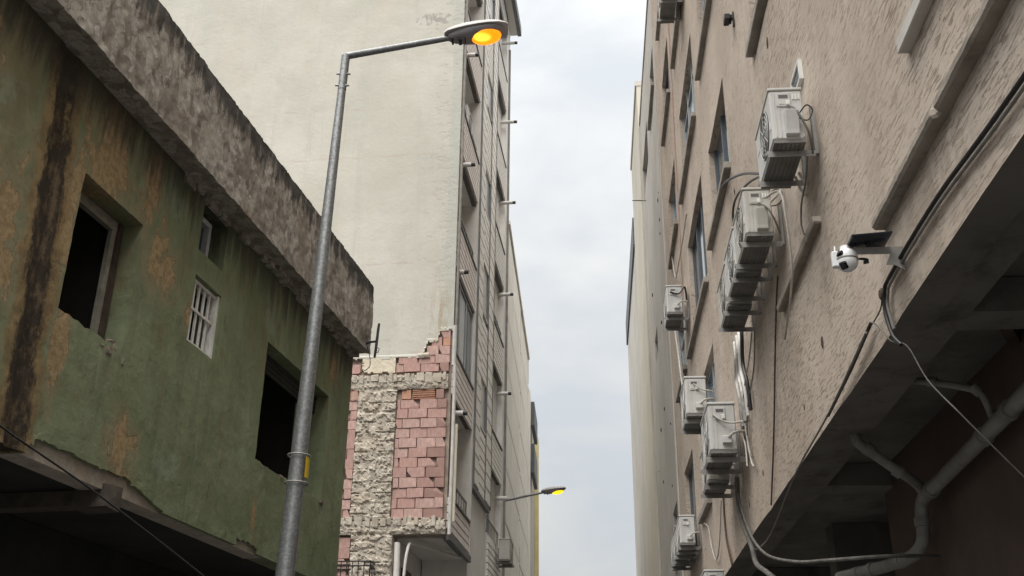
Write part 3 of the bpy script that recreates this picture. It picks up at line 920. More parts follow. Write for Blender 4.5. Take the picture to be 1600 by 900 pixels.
brick_lib = {}
for kd in ('a', 'b', 'c', 'chip', 'chip2', 'hollow'):
    for m_ in range(5):
        if kd == 'hollow' and m_ != 3:
            continue
        me = brick_mesh(kd)
        me.materials.append(M['brick_face_%d' % m_])
        brick_lib[kd, m_] = me


def brick(y, z, w, kd=None, m_=None):
    if kd is None:
        q = random.random()
        kd = 'chip' if q < 0.10 else 'chip2' if q < 0.18 else random.choice('abc')
    if m_ is None:
        m_ = random.choice((0, 0, 1, 1, 2))
    o = inst('brick', brick_lib[kd, m_], apt, (random.uniform(-0.014, 0.010), y + 0.004, z + 0.005 + random.uniform(-.003, .003)), (1, w - random.uniform(0.008, 0.02), 1))
    o.rotation_euler = (RAD(random.uniform(-0.7, 0.7)), 0, 0)


def course(y0, y1, z, off, m_=None):
    y = y0
    first = True
    while y < y1 - 0.02:
        w = 0.36 + random.uniform(-0.03, 0.03)
        if first:
            w *= off
            first = False
        w = min(w, y1 - y)
        if y1 - y - w < 0.07:
            w = y1 - y
        if random.random() > 0.008:
            brick(y, z, w, None, 4 if (y < 0.2 and random.random() < 0.6) else m_)
        y += w


for r in range(13):
    z = 5.71 + r * 0.196
    if r == 12:
        for y, w, kd, m_ in ((0.14, 0.17, 'a', 4), (0.32, 0.46, 'hollow', 3), (0.80, 0.20, 'a', 3)):
            brick(y, z, w, kd, m_)
    else:
        course(0.08, 1.08, z, 0.5 if r % 2 else 1.0)
    course(1.87, 2.66, z, 1.0 if r % 2 else 0.4)
brick(1.88, 8.07, 0.22, 'hollow', 3)
course(0.06, 1.14, 8.63, 0.6)
course(1.86, 2.66, 8.63, 0.8)
course(0.05, 1.1, 8.80, 0.9)
course(0.05, 0.52, 8.98, 0.6)
brick(0.05, 9.17, 0.16, 'a', 3)
brick(0.22, 9.17, 0.22, 'a', 2)
brick(0.05, 9.35, 0.2, 'chip2', 0)
for r in range(5):
    course(1.82, 2.66, 4.40 + r * 0.196, 0.6 if r % 2 else 1.0)

# front of the block: bays A (near), B (ribs) and C (far)
BANDS = [(5.45, 6.18), (8.20, 9.13), (10.95, 12.08), (13.75, 14.95), (16.72, 17.85), (19.75, 20.95), (22.65, 23.3)]
A0, A1, B0, B1, C0, C1 = 19.97, 22.5, 22.62, 25.2, 25.26, 27.62
for z0, z1 in BANDS:
    for x0, x1 in ((A0, A1), (C0, C1)):
        if x0 == A0 or z0 > 5.5:
            MB().box(x0, x1, 0.031, 0.13, z0, z1).build('parapet_wall', 'seam_grey', apt, TO)
            MB().box(x0, x1, 0.131, 1.4, z0 + 0.005, z0 + 0.17).build('balcony_slab', 'grey_render', apt, TO)
            MB().box(x0, x1, -0.035, 0.15, z1 - 0.03, z1 + 0.012).build('coping', 'roof_metal', apt, TO)

MB().box(A1, B0, -0.03, 1.4, 5.5, 23.4).build('bay_post', 'eave_board', apt, TO)
MB().box(B0 - 0.02, B0 + 0.01, -0.075, 0.0, 7.0, 23.4).box(B1 - 0.0, B1 + 0.05, -0.075, 0.1, 7.0, 23.4).build('corner_trim', 'roof_metal', apt, TO)
MB().box(C1, 28.36, 0.0, 1.4, 2.0, 23.4).build('end_wall', 'grey_render', apt, TO)
MB().box(28.05, 28.13, -0.06, 0.0, 2.0, 22.5).build('rain_pipe', 'drain_grey', apt, TO)
MB().box(A0, 28.36, 1.15, 1.35, 5.6, 23.4).build('balcony_back_wall', 'siding', apt, TO)
MB().box(TX + 0.02, B1, 1.02, 1.2, 0, 5.44).build('ground_floor_wall', 'grey_render', apt, TO)
MB().box(TX + 0.305, B0 + 0.02, 0.14, 1.0, 5.40, 5.46).build('bay_soffit', 'eave_board', apt, TO)
MB().box(A0, A1 + 0.03, -0.06, 0.02, 5.33, 5.45).build('bay_fascia', 'roof_metal', apt, TO)
MB().box(A1 + 0.14, B1, 0.04, 1.0, 0.0, 7.03).build('lower_wall', 'grey_render', apt, TO)
MB().box(B0, B1, -0.05, 0.04, 6.93, 7.045).build('bay_fascia', 'roof_metal', apt, TO)
MB().box(B0 + 0.012, B1, 0.02, 1.1, 7.05, 23.4).build('rib_wall', 'seam_grey', apt, TO)
d = MB().box(20.75, 21.5, 0.97, 1.018, 2.2, 4.95).build('door', 'dark_interior', apt, TO)


def board_mesh(w, h, mat, g=0.020):
    me = MB().prism([(0.03, 0), (-0.016, 0.0), (-0.010, h - g), (0.03, h - g)], 'x', 0, w).mesh('siding_board')
    # prism on x takes (y,z)
    me.materials.append(M[mat])
    return me


bA, bC = board_mesh(A1 - A0 - 0.01, 0.152, 'siding_pink'), board_mesh(C1 - C0 - 0.01, 0.152, 'siding')
for z0, z1 in BANDS:
    n_ = int((z1 - z0) / 0.152)
    for k in range(n_):
        z = z1 - 0.03 - (k + 1) * 0.152
        if z < z0 - 0.02:
            break
        inst('siding_board', bA, apt, (A0 - TX + 0.005, 0.0, z))
        if z0 > 5.5:
            inst('siding_board', bC, apt, (C0 - TX + 0.005, 0.0, z))
# rib bay
bR1, bR2 = board_mesh(0.72, 0.334, 'siding', 0.03), board_mesh(1.03, 0.212, 'siding', 0.025)
z = 7.07
while z < 23.0:
    inst('siding_board', bR1, apt, (B0 + 0.015 - TX, -0.05, z))
    inst('siding_board', bR1, apt, (B1 - 0.735 - TX, -0.05, z))
    z += 0.334
SL = [(8.65, 9.8), (11.5, 12.78), (14.33, 15.45), (17.45, 18.45), (20.4, 21.5)]
z = 7.07
while z < 23.0:
    if not any(a - 0.22 < z < b for a, b in SL):
        inst('siding_board', bR2, apt, (B0 + 0.775 - TX, -0.02, z))
    z += 0.212
MB().box(B0 + .735, B0 + .765, -0.055, 0.02, 7.05, 23.2).box(B1 - .765, B1 - .74, -0.055, 0.02, 7.05, 23.2).build('rib_trim', 'roof_metal', apt, TO)
for a, b in SL:
    w = MB().box(B0 + 0.775, B0 + 0.80, -0.03, 0.007, a, b).box(B0 + 0.775, B0 + 1.81, -0.035, 0.019, a - 0.05, a).box(B0 + 0.775, B0 + 1.81, -0.03, 0.019, b, b + 0.05).build('window', 'eave_board', apt, TO)
    MB().box(B0 + 0.78, B0 + 1.80, 0.008, 0.016, a, b).build('pane', 'pane_pale', w)
# near bay: one glazed balcony, the others open with thin rails
gz = MB()
for x in (A0 + 0.01, A0 + 0.83, A0 + 1.66, A1 - 0.06):
    gz.box(x, x + 0.05, 0.04, 0.10, 9.145, 10.945)
w = gz.box(A0 + 0.06, A1 - 0.06, 0.045, 0.095, 10.88, 10.94).build('window', 'window_frame', apt, TO)
MB().box(A0 + 0.06, A1 - 0.06, 0.06, 0.075, 9.145, 10.945).build('pane', 'pane', w)
for z1, x0, x1 in ((6.19, A0, A1), (12.09, A0, A1), (14.96, A0, A1), (6.53, C0, C1), (12.09, C0, C1)):
    mb = MB().box(x0 + 0.02, x1 - 0.02, 0.05, 0.08, z1 + 0.36, z1 + 0.40)
    for k in range(9):
        x = x0 + 0.04 + (x1 - x0 - 0.1) * k / 8
        mb.box(x, x + 0.02, 0.055, 0.075, z1, z1 + 0.36)
    mb.build('railing', 'bracket_steel', apt, TO)
tl = MB().box(0, 1.45, 0, 0.02, 0, 0.36).mesh('wall_tile', bevel=0.008)
tl.materials.append(M['siding'])
for z0 in (6.25, 12.1, 15.0):
    for k in range(5):
        inst('wall_tile', tl, apt, (A0 + 0.95 - TX, 1.12, z0 + k * 0.375))
# far bay glazing
for k in range(len(BANDS) - 1):
    z0, z1 = BANDS[k][1] + 0.012, BANDS[k + 1][0]
    w = MB().box(C0, C0 + 0.06, 0.16, 0.24, z0, z1).box(C1 - 1.02, C1 - 0.95, 0.16, 0.24, z0, z1).box(C0 + 0.06, C1 - 1.02, 0.16, 0.24, z1 - 0.08, z1 - 0.002).build('window', 'window_frame', apt, TO)
    MB().box(C0 + 0.06, C1 - 1.02, 0.19, 0.205, z0, z1 - 0.08).build('pane', 'pane_teal', w)
    MB().box(C1 - 0.95, C1, 0.15, 0.30, z0, z1).build('panel', 'eave_board', apt, TO)
MB().box(C0, C1, 0.02, 0.14, 2.0, 6.5).build('lower_wall', 'grey_render', apt, TO)
for k in range(6):
    inst('siding_board', bC, apt, (C0 - TX + 0.005, -0.01, 5.5 + k * 0.152))
# roof, eave and spouts
MB().box(TX - 0.05, 28.4, 0.0, 11.0, 23.5, 23.7).build('roof', 'roof_metal', apt, TO)
MB().box(TX - 0.05, 28.42, -0.24, -0.0, 23.33, 23.6).build('eave', 'eave_board', apt, TO)
MB().box(TX - 0.05, 28.44, -0.36, -0.243, 23.30, 23.62).build('gutter', 'roof_metal', apt, TO)


def spout(x, y0, y1, z):
    p = MB().tube([(x, y0, z), (x, y1, z)], 0.052, 10).build('spout', 'white_plastic', apt, TO, smooth=True)
    MB().tube([(x, y1 + 0.02, z), (x, y1 - 0.085, z - 0.006)], 0.046, 8).build('spout_end', 'dark_plastic', p, smooth=True)


for z, y in ((16.55, -0.22), (13.60, -0.20), (10.98, -0.12), (7.88, -0.18)):
    spout(20.3, 0.05, y, z)
for z, y in ((22.3, -0.26), (19.35, -0.27), (16.55, -0.25), (13.6, -0.21), (10.66, -0.18)):
    spout(27.45, 0.2, y, z)
p = MB().tube([(27.45, 0.2, 7.8), (27.45, -0.2, 7.8)], 0.052, 10).build('spout', 'white_plastic', apt, TO, smooth=True)
cable('drain_pipe', 'white drain pipe running down the broken brick corner of the apartment block', [(19.88, -0.06, 8.75), (19.88, -0.065, 7.0), (19.86, -0.06, 5.4)], 0.036, 'aged_pipe', FT, 'pipe', k=10)
cable('drain_pipe', 'short cream pipe length beside the white drain pipe at the brick corner', [(19.97, -0.10, 7.55), (19.96, -0.10, 6.6), (19.95, -0.10, 5.65)], 0.045, 'cream_plastic', FT, 'pipe', k=10)
cable('drain_pipe', 'pale trunking down the corner above the exposed brick', [(19.905, -0.03, 9.6), (19.90, -0.03, 9.2), (19.90, -0.03, 8.75)], 0.045, 'aged_pipe', FT, 'pipe', k=8)
cable('drain_pipe', 'thin grey downpipe along the corner edge of the cream gable', [(19.93, -0.05, 23.3), (19.93, -0.05, 15), (19.93, -0.05, 9.6)], 0.03, 'drain_grey', FT, 'pipe', k=8)
cable('drain_pipe', 'thick white pipe standing under the overhanging bay', [(19.95, 0.93, 5.28), (19.95, 0.92, 4.2), (19.95, 0.92, 3.2)], 0.06, 'white_plastic', FT, 'pipe', k=10)
cable('drain_pipe', 'white elbow pipe crossing under the overhanging bay', [(19.95, 0.80, 3.4), (19.95, 0.78, 4.6), (19.97, 0.73, 5.18), (20.15, 0.66, 5.28), (20.9, 0.36, 5.30), (21.65, 0.09, 5.30), (21.75, 0.02, 5.31)], 0.028, 'white_plastic', FT, 'pipe', k=8)
gr = thing('window_cage', 'dark welded metal cage projecting below the broken brick gable', 'grille', FT.w(TX - 0.06, 2.0, 4.2), FT.rz)
mb = MB()
for zz in (0.0, 0.58, 0.66):
    mb.box(-0.34, 0.04, -0.70, -0.68, zz, zz + 0.02).box(-0.34, -0.32, -0.70, 0.35, zz, zz + 0.02).box(0.02, 0.04, -0.7, 0.35, zz, zz + 0.02)
mb.build('cage_rail', 'black_rubber', gr)
bm_ = MB().box(0, 0.014, 0, 0.014, 0, 0.66).mesh('cage_bar')
bm_.materials.append(M['black_rubber'])
for k in range(10):
    inst('cage_bar', bm_, gr, (-0.338, -0.69 + k * 0.108, 0.0))
for k in range(4):
    inst('cage_bar', bm_, gr, (-0.33 + k * 0.11, -0.698, 0.0))

# ================================================================== CREAM PANELLED BUILDING BEHIND
P0 = 28.5
pan = thing('panelled_building', 'cream building clad in large panels beyond the grey siding front', 'building', FT2.w(P0, 0, 0), FT2.rz)
PO = (-P0, 0, 0)
MB().box(P0, 34.9, 0.04, 12, 0, 16.46).box(35.5, 40.4, 0.06, 12, 0, 16.46).box(34.9, 35.5, 0.35, 12, 0, 16.3).build('wall', 'seam_grey', pan, PO)
pm_ = MB().box(0, 3.16, 0, 0.036, 0, 1.435).mesh('wall_panel', bevel=0.012)
pm_.materials.append(M['cream_panel'])
pm2 = MB().box(0, 2.39, 0, 0.036, 0, 1.435).mesh('wall_panel', bevel=0.012)
pm2.materials.append(M['cream_panel'])
for r in range(11):
    for c in range(2):
        inst('wall_panel', pm_, pan, (0.01 + c * 3.195, random.uniform(-.004, .004), 0.0 + r * 1.495))
        inst('wall_panel', pm2, pan, (7.03 + c * 2.43, 0.02 + random.uniform(-.004, .004), r * 1.495))
MB().box(P0 - 0.02, 40.4, -0.05, 0.3, 16.46, 16.58).build('coping', 'cream_panel', pan, PO)
MB().box(35.0, 35.4, 0.10, 0.34, 0, 11.2).build('recess_strip', 'dark_interior', pan, PO)
MB().box(35.02, 35.38, 0.02, 0.095, 6.2, 8.0).build('recess_panel', 'awning_red', pan, PO)
far = thing('shop_building', 'narrow far building edge with yellow strip and charcoal fascias', 'building', FT2.w(40.45, 0, 0), FT2.rz)
FO = (-40.45, 0, 0)
MB().box(40.45, 47.3, 0.05, 12, 0, 15.6).build('wall', 'beige_plaster', far, FO)
MB().box(46.6, 47.3, -0.12, 0.045, 0, 15.0).build('corner_strip', 'yellow_paint', far, FO)
MB().box(40.45, 41.2, -0.05, 0.045, 0, 15.2).build('corner_strip', 'cream_panel', far, FO)
MB().box(40.5, 40.9, 0.03, 0.4, 15.6, 16.9).build('chimney', 'drain_grey', far, FO)
for i, (z0, z1) in enumerate(((13.95, 14.95), (12.0, 13.2))):
    s = thing('shop_sign', 'upper charcoal box sign on the far building edge' if i == 0 else 'lower charcoal box sign on the far building edge', 'sign', FT2.w(41.22, -0.055, z0), FT2.rz, 'charcoal box signs')
    MB().box(0, 2.9, -0.14, -0.002, 0.0, z1 - z0).build('sign_box', 'charcoal', s, bevel=0.01)
    MB().box(0.04, 2.86, -0.146, -0.1405, 0.06, z1 - z0 - 0.06).build('sign_face', 'charcoal', s)

# ================================================================== RIGHT: rough stucco building
RX0, RX1, RZ0, RZ1 = -2.0, 23.5, 4.13, 22.1
stucco = thing('stucco_building', 'beige roughcast stucco apartment building filling the right side', 'building', FR.w(0, 0, 0), FR.rz)
R_OPEN = []
for s0, s1, zs in ((7.9, 9.85, (9.05, 12.2)), (12.28, 14.3, (8.92, 12.07, 15.3)), (15.5, 18.3, (8.73, 11.94, 15.2, 18.4)), (19.85, 21.85, (8.84, 12.1, 15.35, 18.45))):
    for z in zs:
        R_OPEN.append((s0, s1, z, z + (1.95 if s0 == 15.5 else 1.52)))
R_OPEN += [(15.5, 18.3, 5.55, 7.62), (19.85, 21.85, 5.6, 7.12)]
us = lines(RX0, RX1, 0.5, [6.30, 6.33] + [e for o in R_OPEN for e in o[:2]])
vs = lines(RZ0, 4.6, 0.12) + lines(4.6, RZ1, 0.6, [e for o in R_OPEN for e in o[2:]])[1:]


def frontR(u, v):
    y = 0.018 * fbm(u * 0.5, v * 0.5, 2) + (0.016 if u < 6.315 else 0)
    zz = v
    if v < RZ0 + 0.01:
        zz = v + 0.018 * fbm(u * 0.9, 3, 0) + 0.012 * fbm(u * 3, 8, 1)
    return (u, y, zz)


_w = sheet(us, vs, lambda u, v: not any(a < u < b and c < v < d for a, b, c, d in R_OPEN), frontR, lambda u, v: (u, -0.22, v))
_w = _w.build('wall', 'roughcast_stucco', stucco)
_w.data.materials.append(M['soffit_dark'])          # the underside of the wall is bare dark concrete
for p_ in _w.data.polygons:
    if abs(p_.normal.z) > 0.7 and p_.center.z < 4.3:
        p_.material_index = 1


def window(bld, off, a, b, c, d, y, style):
    fm = 'window_frame' if style != 'dark' else 'window_frame_dark'
    e = 0.06
    mb = MB().box(a + 0.003, a + e, y - 0.06, y, c + 0.003, d - 0.003).box(b - e, b - 0.003, y - 0.06, y, c + 0.003, d - 0.003)
    mb.box(a + e, b - e, y - 0.06, y, d - e, d - 0.003).box(a + e, b - e, y - 0.06, y, c + 0.003, c + e)
    k = 3 if b - a > 2.3 else 2
    for i in range(1, k):
        x = a + (b - a) * i / k
        mb.box(x - 0.035, x + 0.035, y - 0.055, y + 0.005, c + e, d - e)
    if style == 'transom':
        z = c + (d - c) * 0.68
        mb.box(a + e, b - e, y - 0.05, y - 0.002, z, z + 0.05)
    w_ = mb.build('window', fm, bld, off)
    MB().box(a + e, b - e, y - 0.04, y - 0.03, c + e, d - e).build('pane', 'pane' if style == 'dark' else 'pane_teal', w_)
    return w_


stl = ['transom', 'plain', 'dark']
for i, (a, b, c, d) in enumerate(R_OPEN):
    window(stucco, None, a, b, c, d, -0.085, stl[i % 3])
for (a, b, z, m_) in [(7.8, 9.92, 9.05, 'sill_concrete'), (12.22, 14.75, 8.96, 'sill_concrete'), (12.22, 14.66, 12.08, 'sill_concrete'), (12.22, 14.6, 15.3, 'sill_concrete'),
                      (15.42, 19.0, 8.73, 'sill_concrete'), (15.5, 18.72, 11.94, 'sill_concrete'), (15.5, 18.66, 15.2, 'sill_concrete'), (15.5, 18.6, 18.4, 'sill_concrete'),
                      (19.8, 22.0, 8.82, 'sill_concrete'), (19.8, 22.1, 12.08, 'sill_concrete'), (19.8, 22.1, 15.4, 'sill_concrete'), (19.8, 21.95, 18.45, 'sill_concrete'),
                      (17.1, 18.78, 5.54, 'sill_concrete'), (19.8, 22.0, 5.58, 'sill_concrete'), (3.0, 5.12, 5.53, 'sill_pale')]:
    MB().box(a, b, -0.20, 0.085, z - 0.10, z - 0.003).build('sill', m_, stucco, bevel=0.008, rough=0.003)
# projecting ledges on the blank near wall
us = lines(2.0, 6.06, 0.02)
mb = MB()
for u in us:
    chip = 0.032 * smooth(0.045, 0.02, abs(u - 4.72 + 0.02 * fbm(u * 30, 1, 1)))
    for (y, z) in ((-0.02, 4.82), (0.075, 4.815), (0.10, 4.80), (0.10, 4.765), (0.085, 4.745), (-0.02, 4.745)):
        mb.v.append((u, y + 0.008 * fbm(u * 8, y * 20, z * 20) - (chip if y > 0.05 else 0), z + 0.006 * fbm(u * 7, z * 30, y * 9) + 0))
for i in range(len(us) - 1):
    for j in range(5):
        mb.f.append((i * 6 + j, i * 6 + j + 1, (i + 1) * 6 + j + 1, (i + 1) * 6 + j))
mb.f.append(tuple(range((len(us) - 1) * 6, len(us) * 6)))
mb.build('ledge', 'ledge_concrete', stucco)['label'] = 'long chipped concrete ledge'
MB().box(7.74, 9.66, -0.02, 0.07, 5.68, 5.745).build('ledge', 'ledge_concrete', stucco, bevel=0.01, rough=0.006)['label'] = 'short dark concrete ledge'
# little vent window with a white frame
v = MB().box(7.74, 7.765, -0.01, 0.035, 7.12, 7.33).box(8.095, 8.12, -0.01, 0.035, 7.12, 7.33).box(7.765, 8.095, -0.01, 0.035, 7.305, 7.33).box(7.765, 8.095, -0.01, 0.035, 7.12, 7.145).build('vent_window', 'white_paint', stucco)
MB().box(7.765, 8.095, 0.0, 0.022, 7.145, 7.305).build('pane', 'pane', v)
MB().box(RX0, RX1 + 0.0, -8, -0.22, 22.1, 22.3).box(RX0, RX1, -0.3, 0.03, 22.1, 22.22).build('roof', 'sill_concrete', stucco)
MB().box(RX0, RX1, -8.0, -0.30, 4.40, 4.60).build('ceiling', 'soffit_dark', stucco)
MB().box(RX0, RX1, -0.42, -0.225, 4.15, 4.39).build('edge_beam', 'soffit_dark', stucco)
for q0, q1 in ((6.05, 6.36), (10.6, 10.95), (17.0, 17.3)):
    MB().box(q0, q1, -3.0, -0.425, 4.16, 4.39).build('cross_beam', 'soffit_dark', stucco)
MB().box(6.37, 10.6, -1.30, -1.08, 0.0, 4.395).box(10.6, 11.0, -1.5, -1.1, 0, 4.165).build('shop_wall', 'maroon_paint', stucco)
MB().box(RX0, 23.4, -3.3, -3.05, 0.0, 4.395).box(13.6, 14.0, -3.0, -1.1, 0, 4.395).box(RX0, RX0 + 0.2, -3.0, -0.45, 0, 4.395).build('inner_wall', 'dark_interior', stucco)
MB().box(23.2, 23.5, -3.0, -0.02, 0, 4.12).build('end_pier', 'roughcast_stucco', stucco)
MB().box(RX0, RX1, -8.0, -7.8, 4.6, 22.1).build('rear_wall', 'beige_plaster', stucco)
MB().box(0, 0.75, -0.04, 0.04, 0, 0.05, Matrix.Translation((6.40, -0.72, 4.30)) @ Matrix.Rotation(RAD(-28), 4, 'Z')).build('batten', 'dark_wood', stucco)
# slim rose pipe at the end of the rough wall, seam strip
MB().tube([(18.95, 0.02, 18.5), (19.2, 0.02, 15), (19.45, 0.02, 12), (19.65, 0.02, 10.2)], 0.013, 6).build('seam_pipe', 'rose_pipe', stucco, smooth=True)
mb = MB()
for (x, z, r) in ((9.04, 8.49, .05), (8.21, 4.8, .035), (12.06, 8.4, .03), (9.2, 4.55, .02), (13.0, 4.5, .03), (11.8, 4.6, .025)):
    mb.ball((x, 0.0, z), r, 8, 5, (1.0, 0.35, 1.6))
mb.build('plaster_hole', 'rust', stucco)['kind'] = 'stuff'

# ------------------------------------------------ buildings farther along the right side
buff = thing('plaster_building', 'plain buff plaster building joined to the far end of the stucco one', 'building', FR.w(23.52, 0, 0), FR.rz)
BO = (-23.52, 0, 0)
B_OPEN = [(24.6, 26.4, 18.95, 20.15), (24.5, 26.0, 5.9, 7.15), (28.1, 31.4, 18.75, 20.12), (28.3, 29.6, 12.3, 13.1)]
us = lines(23.52, 31.9, 0.8, [e for o in B_OPEN for e in o[:2]])
vs = lines(0, 22.2, 0.8, [e for o in B_OPEN for e in o[2:]])
sheet(us, vs, lambda u, v: not any(a < u < b and c < v < d for a, b, c, d in B_OPEN), lambda u, v: (u, -0.03 + 0.03 * fbm(u * .5, v * .4, 0), v), lambda u, v: (u, -0.27, v)).build('wall', 'buff_plaster', buff, BO)
for i, q in enumerate(B_OPEN):
    window(buff, BO, *q, -0.16, 'dark' if i == 2 else 'plain')
for a, b, z in ((24.55, 26.9, 18.93), (24.45, 26.1, 5.9)):
    MB().box(a, b, -0.2, 0.06, z - 0.1, z - 0.003).build('sill', 'sill_concrete', buff, BO)
MB().box(23.52, 31.9, -8, 0.0, 22.2, 22.35).build('roof', 'sill_concrete', buff, BO)
mb = MB()
for k in range(14):
    x, z = random.uniform(25, 31), random.uniform(4, 17)
    mb.ball((x, -0.02, z), random.uniform(.02, .055), 6, 4, (2.0, 0.4, 1.2))
mb.build('plaster_hole', 'rust', buff, BO)['kind'] = 'stuff'
mb = MB().box(23.5, 23.62, -0.25, 0.03, 0, 22.1).build('edge_strip', 'buff_plaster', buff, BO)
yel = thing('plaster_building', 'yellowish far building rising above the buff one on the right', 'building', FR.w(32.0, 0, 0), FR.rz)
MB().box(32.0, 38.0, -8, 0.02, 0, 24.0).build('wall', 'yellow_plaster', yel, (-32, 0, 0))
MB().box(31.98, 38.02, -8, 0.07, 24.0, 24.2).build('parapet', 'beige_plaster', yel, (-32, 0, 0))
end = thing('plaster_building', 'last beige building on the right with a dark gutter along its roof', 'building', FR.w(38.05, 0, 0), FR.rz)
MB().box(38.05, 49.4, -10, 0.0, 0, 21.6).build('wall', 'beige_plaster', end, (-38.05, 0, 0))
MB().box(38.05, 49.4, 0.002, 0.07, 20.6, 21.8).build('gutter', 'charcoal', end, (-38.05, 0, 0))
cable('aerial_rod', 'thin metal rod sticking out of the far buff wall', [(30, 0.0, 18.16), (30, 0.44, 18.18)], 0.025, 'bracket_steel', FR, 'rod')

# ================================================================== AIR CONDITIONERS
def ring_pts(r, y, n=20, c=(0, 0)):
    return [(c[0] + r * math.cos(2 * math.pi * i / n), y, c[1] + r * math.sin(2 * math.pi * i / n)) for i in range(n + 1)]


def build_ac(name, enamel, variant):
    t = bpy.data.objects.new(name, None)
    t.empty_display_size = 0.2
    link(t)
    x0, x1, y0, y1, z0, z1 = -0.12, 0.66, 0.12, 0.39, 0.035, 0.565
    MB().box(x0, x1, y0, y1, z0 + 0.03, z1 - 0.022).build('body', enamel, t, bevel=0.012)
    MB().box(x0 - 0.008, x1 + 0.008, y0 - 0.006, y1 + 0.008, z1 - 0.021, z1 + 0.006).build('lid', enamel, t, bevel=0.006)
    base = MB().box(x0 + 0.005, x1 - 0.005, y0 + 0.005, y1 - 0.005, z0, z0 + 0.028)
    for k in range(6):
        yy = y0 + 0.03 + k * 0.037
        base.box(x0 + 0.03, x1 - 0.03, yy, yy + 0.014, z0 - 0.010, z0 - 0.001)
    base.build('base_tray', 'ac_base', t)
    # end panel towards the viewer: rim, name plate, valve cover
    e = MB().box(x0 - 0.006, x0 - 0.0005, y0 + 0.010, y0 + 0.022, z0 + 0.05, z1 - 0.04).box(x0 - 0.006, x0 - 0.0005, y1 - 0.040, y1 - 0.028, z0 + 0.05, z1 - 0.04)
    e.box(x0 - 0.007, x0 - 0.0005, y1 - 0.075, y1 - 0.068, z0 + 0.05, z1 - 0.04)
    e.build('end_rib', enamel, t)
    p = MB().box(x0 - 0.012, x0 - 0.0008, y0 + 0.10, y1 - 0.055, z1 - 0.185, z1 - 0.05).build('terminal_cover', enamel, t, bevel=0.004)
    MB().box(x0 - 0.015, x0 - 0.0125, y0 + 0.118, y1 - 0.075, z1 - 0.105, z1 - 0.072).build('label_plate', 'label_grey', p)
    MB().box(x0 - 0.015, x0 - 0.0125, y0 + 0.150, y1 - 0.075, z1 - 0.165, z1 - 0.142).build('label_plate', 'label_pale', p)
    MB().box(x0 - 0.034, x0 - 0.0125, y0 + 0.105, y0 + 0.140, z1 - 0.18, z1 - 0.135).build('cable_gland', 'white_plastic', p, bevel=0.004)
    if variant == 'box':
        vc = MB().prism([(z0 + 0.10, x0 - 0.045), (z0 + 0.27, x0 - 0.085), (z0 + 0.275, x0 - 0.001), (z0 + 0.05, x0 - 0.001), (z0 + 0.06, x0 - 0.040)], 'y', y0 + 0.055, y0 + 0.165)
        vc.v = [(b, a_, c) for (c, a_, b) in [(q[0], q[1], q[2]) for q in vc.v]]
        vc.build('valve_cover', enamel, t, bevel=0.005)
        h = MB()
        for k in range(3):
            h.box(x0 - 0.009, x0 - 0.0008, y0 + 0.02 + 0.025 * k, y0 + 0.034 + 0.025 * k, z1 - 0.115, z1 - 0.065)
        h.build('grip', 'white_plastic', t)
    else:
        MB().box(x0 - 0.05, x0 - 0.0008, y0 + 0.055, y0 + 0.150, z0 + 0.09, z0 + 0.17).build('valve_cover', enamel, t, bevel=0.008)
        MB().tube([(x0 - 0.05, y0 + 0.09, z0 + 0.15), (x0 - 0.07, y0 + 0.04, z0 + 0.19), (x0 - 0.05, y0 - 0.02, z0 + 0.21), (x0 - 0.01, y0 - 0.08, z0 + 0.22)], 0.014, 7).build('refrigerant_pipe', 'pale_cable', t, smooth=True)
    # fan front
    c = (0.21, 0.305)
    g = MB()
    for r in (0.045, 0.085, 0.125, 0.165, 0.205):
        g.tube(ring_pts(r, y1 + 0.008, 20, c), 0.0035, 4, False)
    for k in range(8):
        q = 2 * math.pi * k / 8
        g.tube([(c[0] + .03 * math.cos(q), y1 + 0.010, c[1] + .03 * math.sin(q)), (c[0] + .205 * math.cos(q), y1 + 0.007, c[1] + .205 * math.sin(q))], 0.0035, 4)
    g.build('fan_grille', enamel, t)
    MB().tube([(c[0], y1 + 0.001, c[1]), (c[0], y1 + 0.005, c[1])], 0.212, 24).build('fan_opening', 'dark_plastic', t)
    MB().box(x1 - 0.16, x1 - 0.05, y1 + 0.0005, y1 + 0.003, z0 + 0.30, z0 + 0.36).build('label_plate', 'label_pale', t)
    MB().box(x0 + 0.04, x0 + 0.10, y1 + 0.0005, y1 + 0.004, z0 + 0.16, z0 + 0.24).build('label_plate', 'white_paint', t)
    # wall brackets
    for x in (0.0, 0.50):
        b = MB().box(x, x + 0.035, 0.005, 0.43, -0.005, 0.028).box(x, x + 0.004, 0.03, 0.425, -0.028, -0.006)
        b.box(x, x + 0.04, 0.003, 0.034, 0.03, 0.46)
        b.tube([(x + 0.018, 0.03, -0.20), (x + 0.018, 0.30, -0.012)], 0.010, 6) if variant == 'strut' else None
        b.build('bracket', 'bracket_steel', t)
        f = MB()
        for yy in (0.16, 0.34):
            f.tube([(x + 0.018, yy, 0.028), (x + 0.018, yy, 0.036)], 0.022, 8)
        f.build('foot', 'black_rubber', t)
    return t


def dup_tree(o, parent=None):
    c = o.copy()
    link(c, parent)
    for ch in o.children:
        dup_tree(ch, c)
    return c


ac_protos = {}
AC_GROUP = 'air conditioner units on the stucco wall'


def place_ac(frame, s, y, z, label, enamel='ac_enamel', variant='box', group=AC_GROUP, sc=1.0, turn=0.0):
    q = (enamel, variant)
    if q not in ac_protos:
        t = ac_protos[q] = build_ac('air_conditioner', *q)
    else:
        t = dup_tree(ac_protos[q])
    t.location = frame.w(s, y, z)
    t.rotation_euler = (0, 0, frame.rz + turn)
    t.scale = (sc, sc, sc)
    return tag(t, label, 'air conditioner', group)


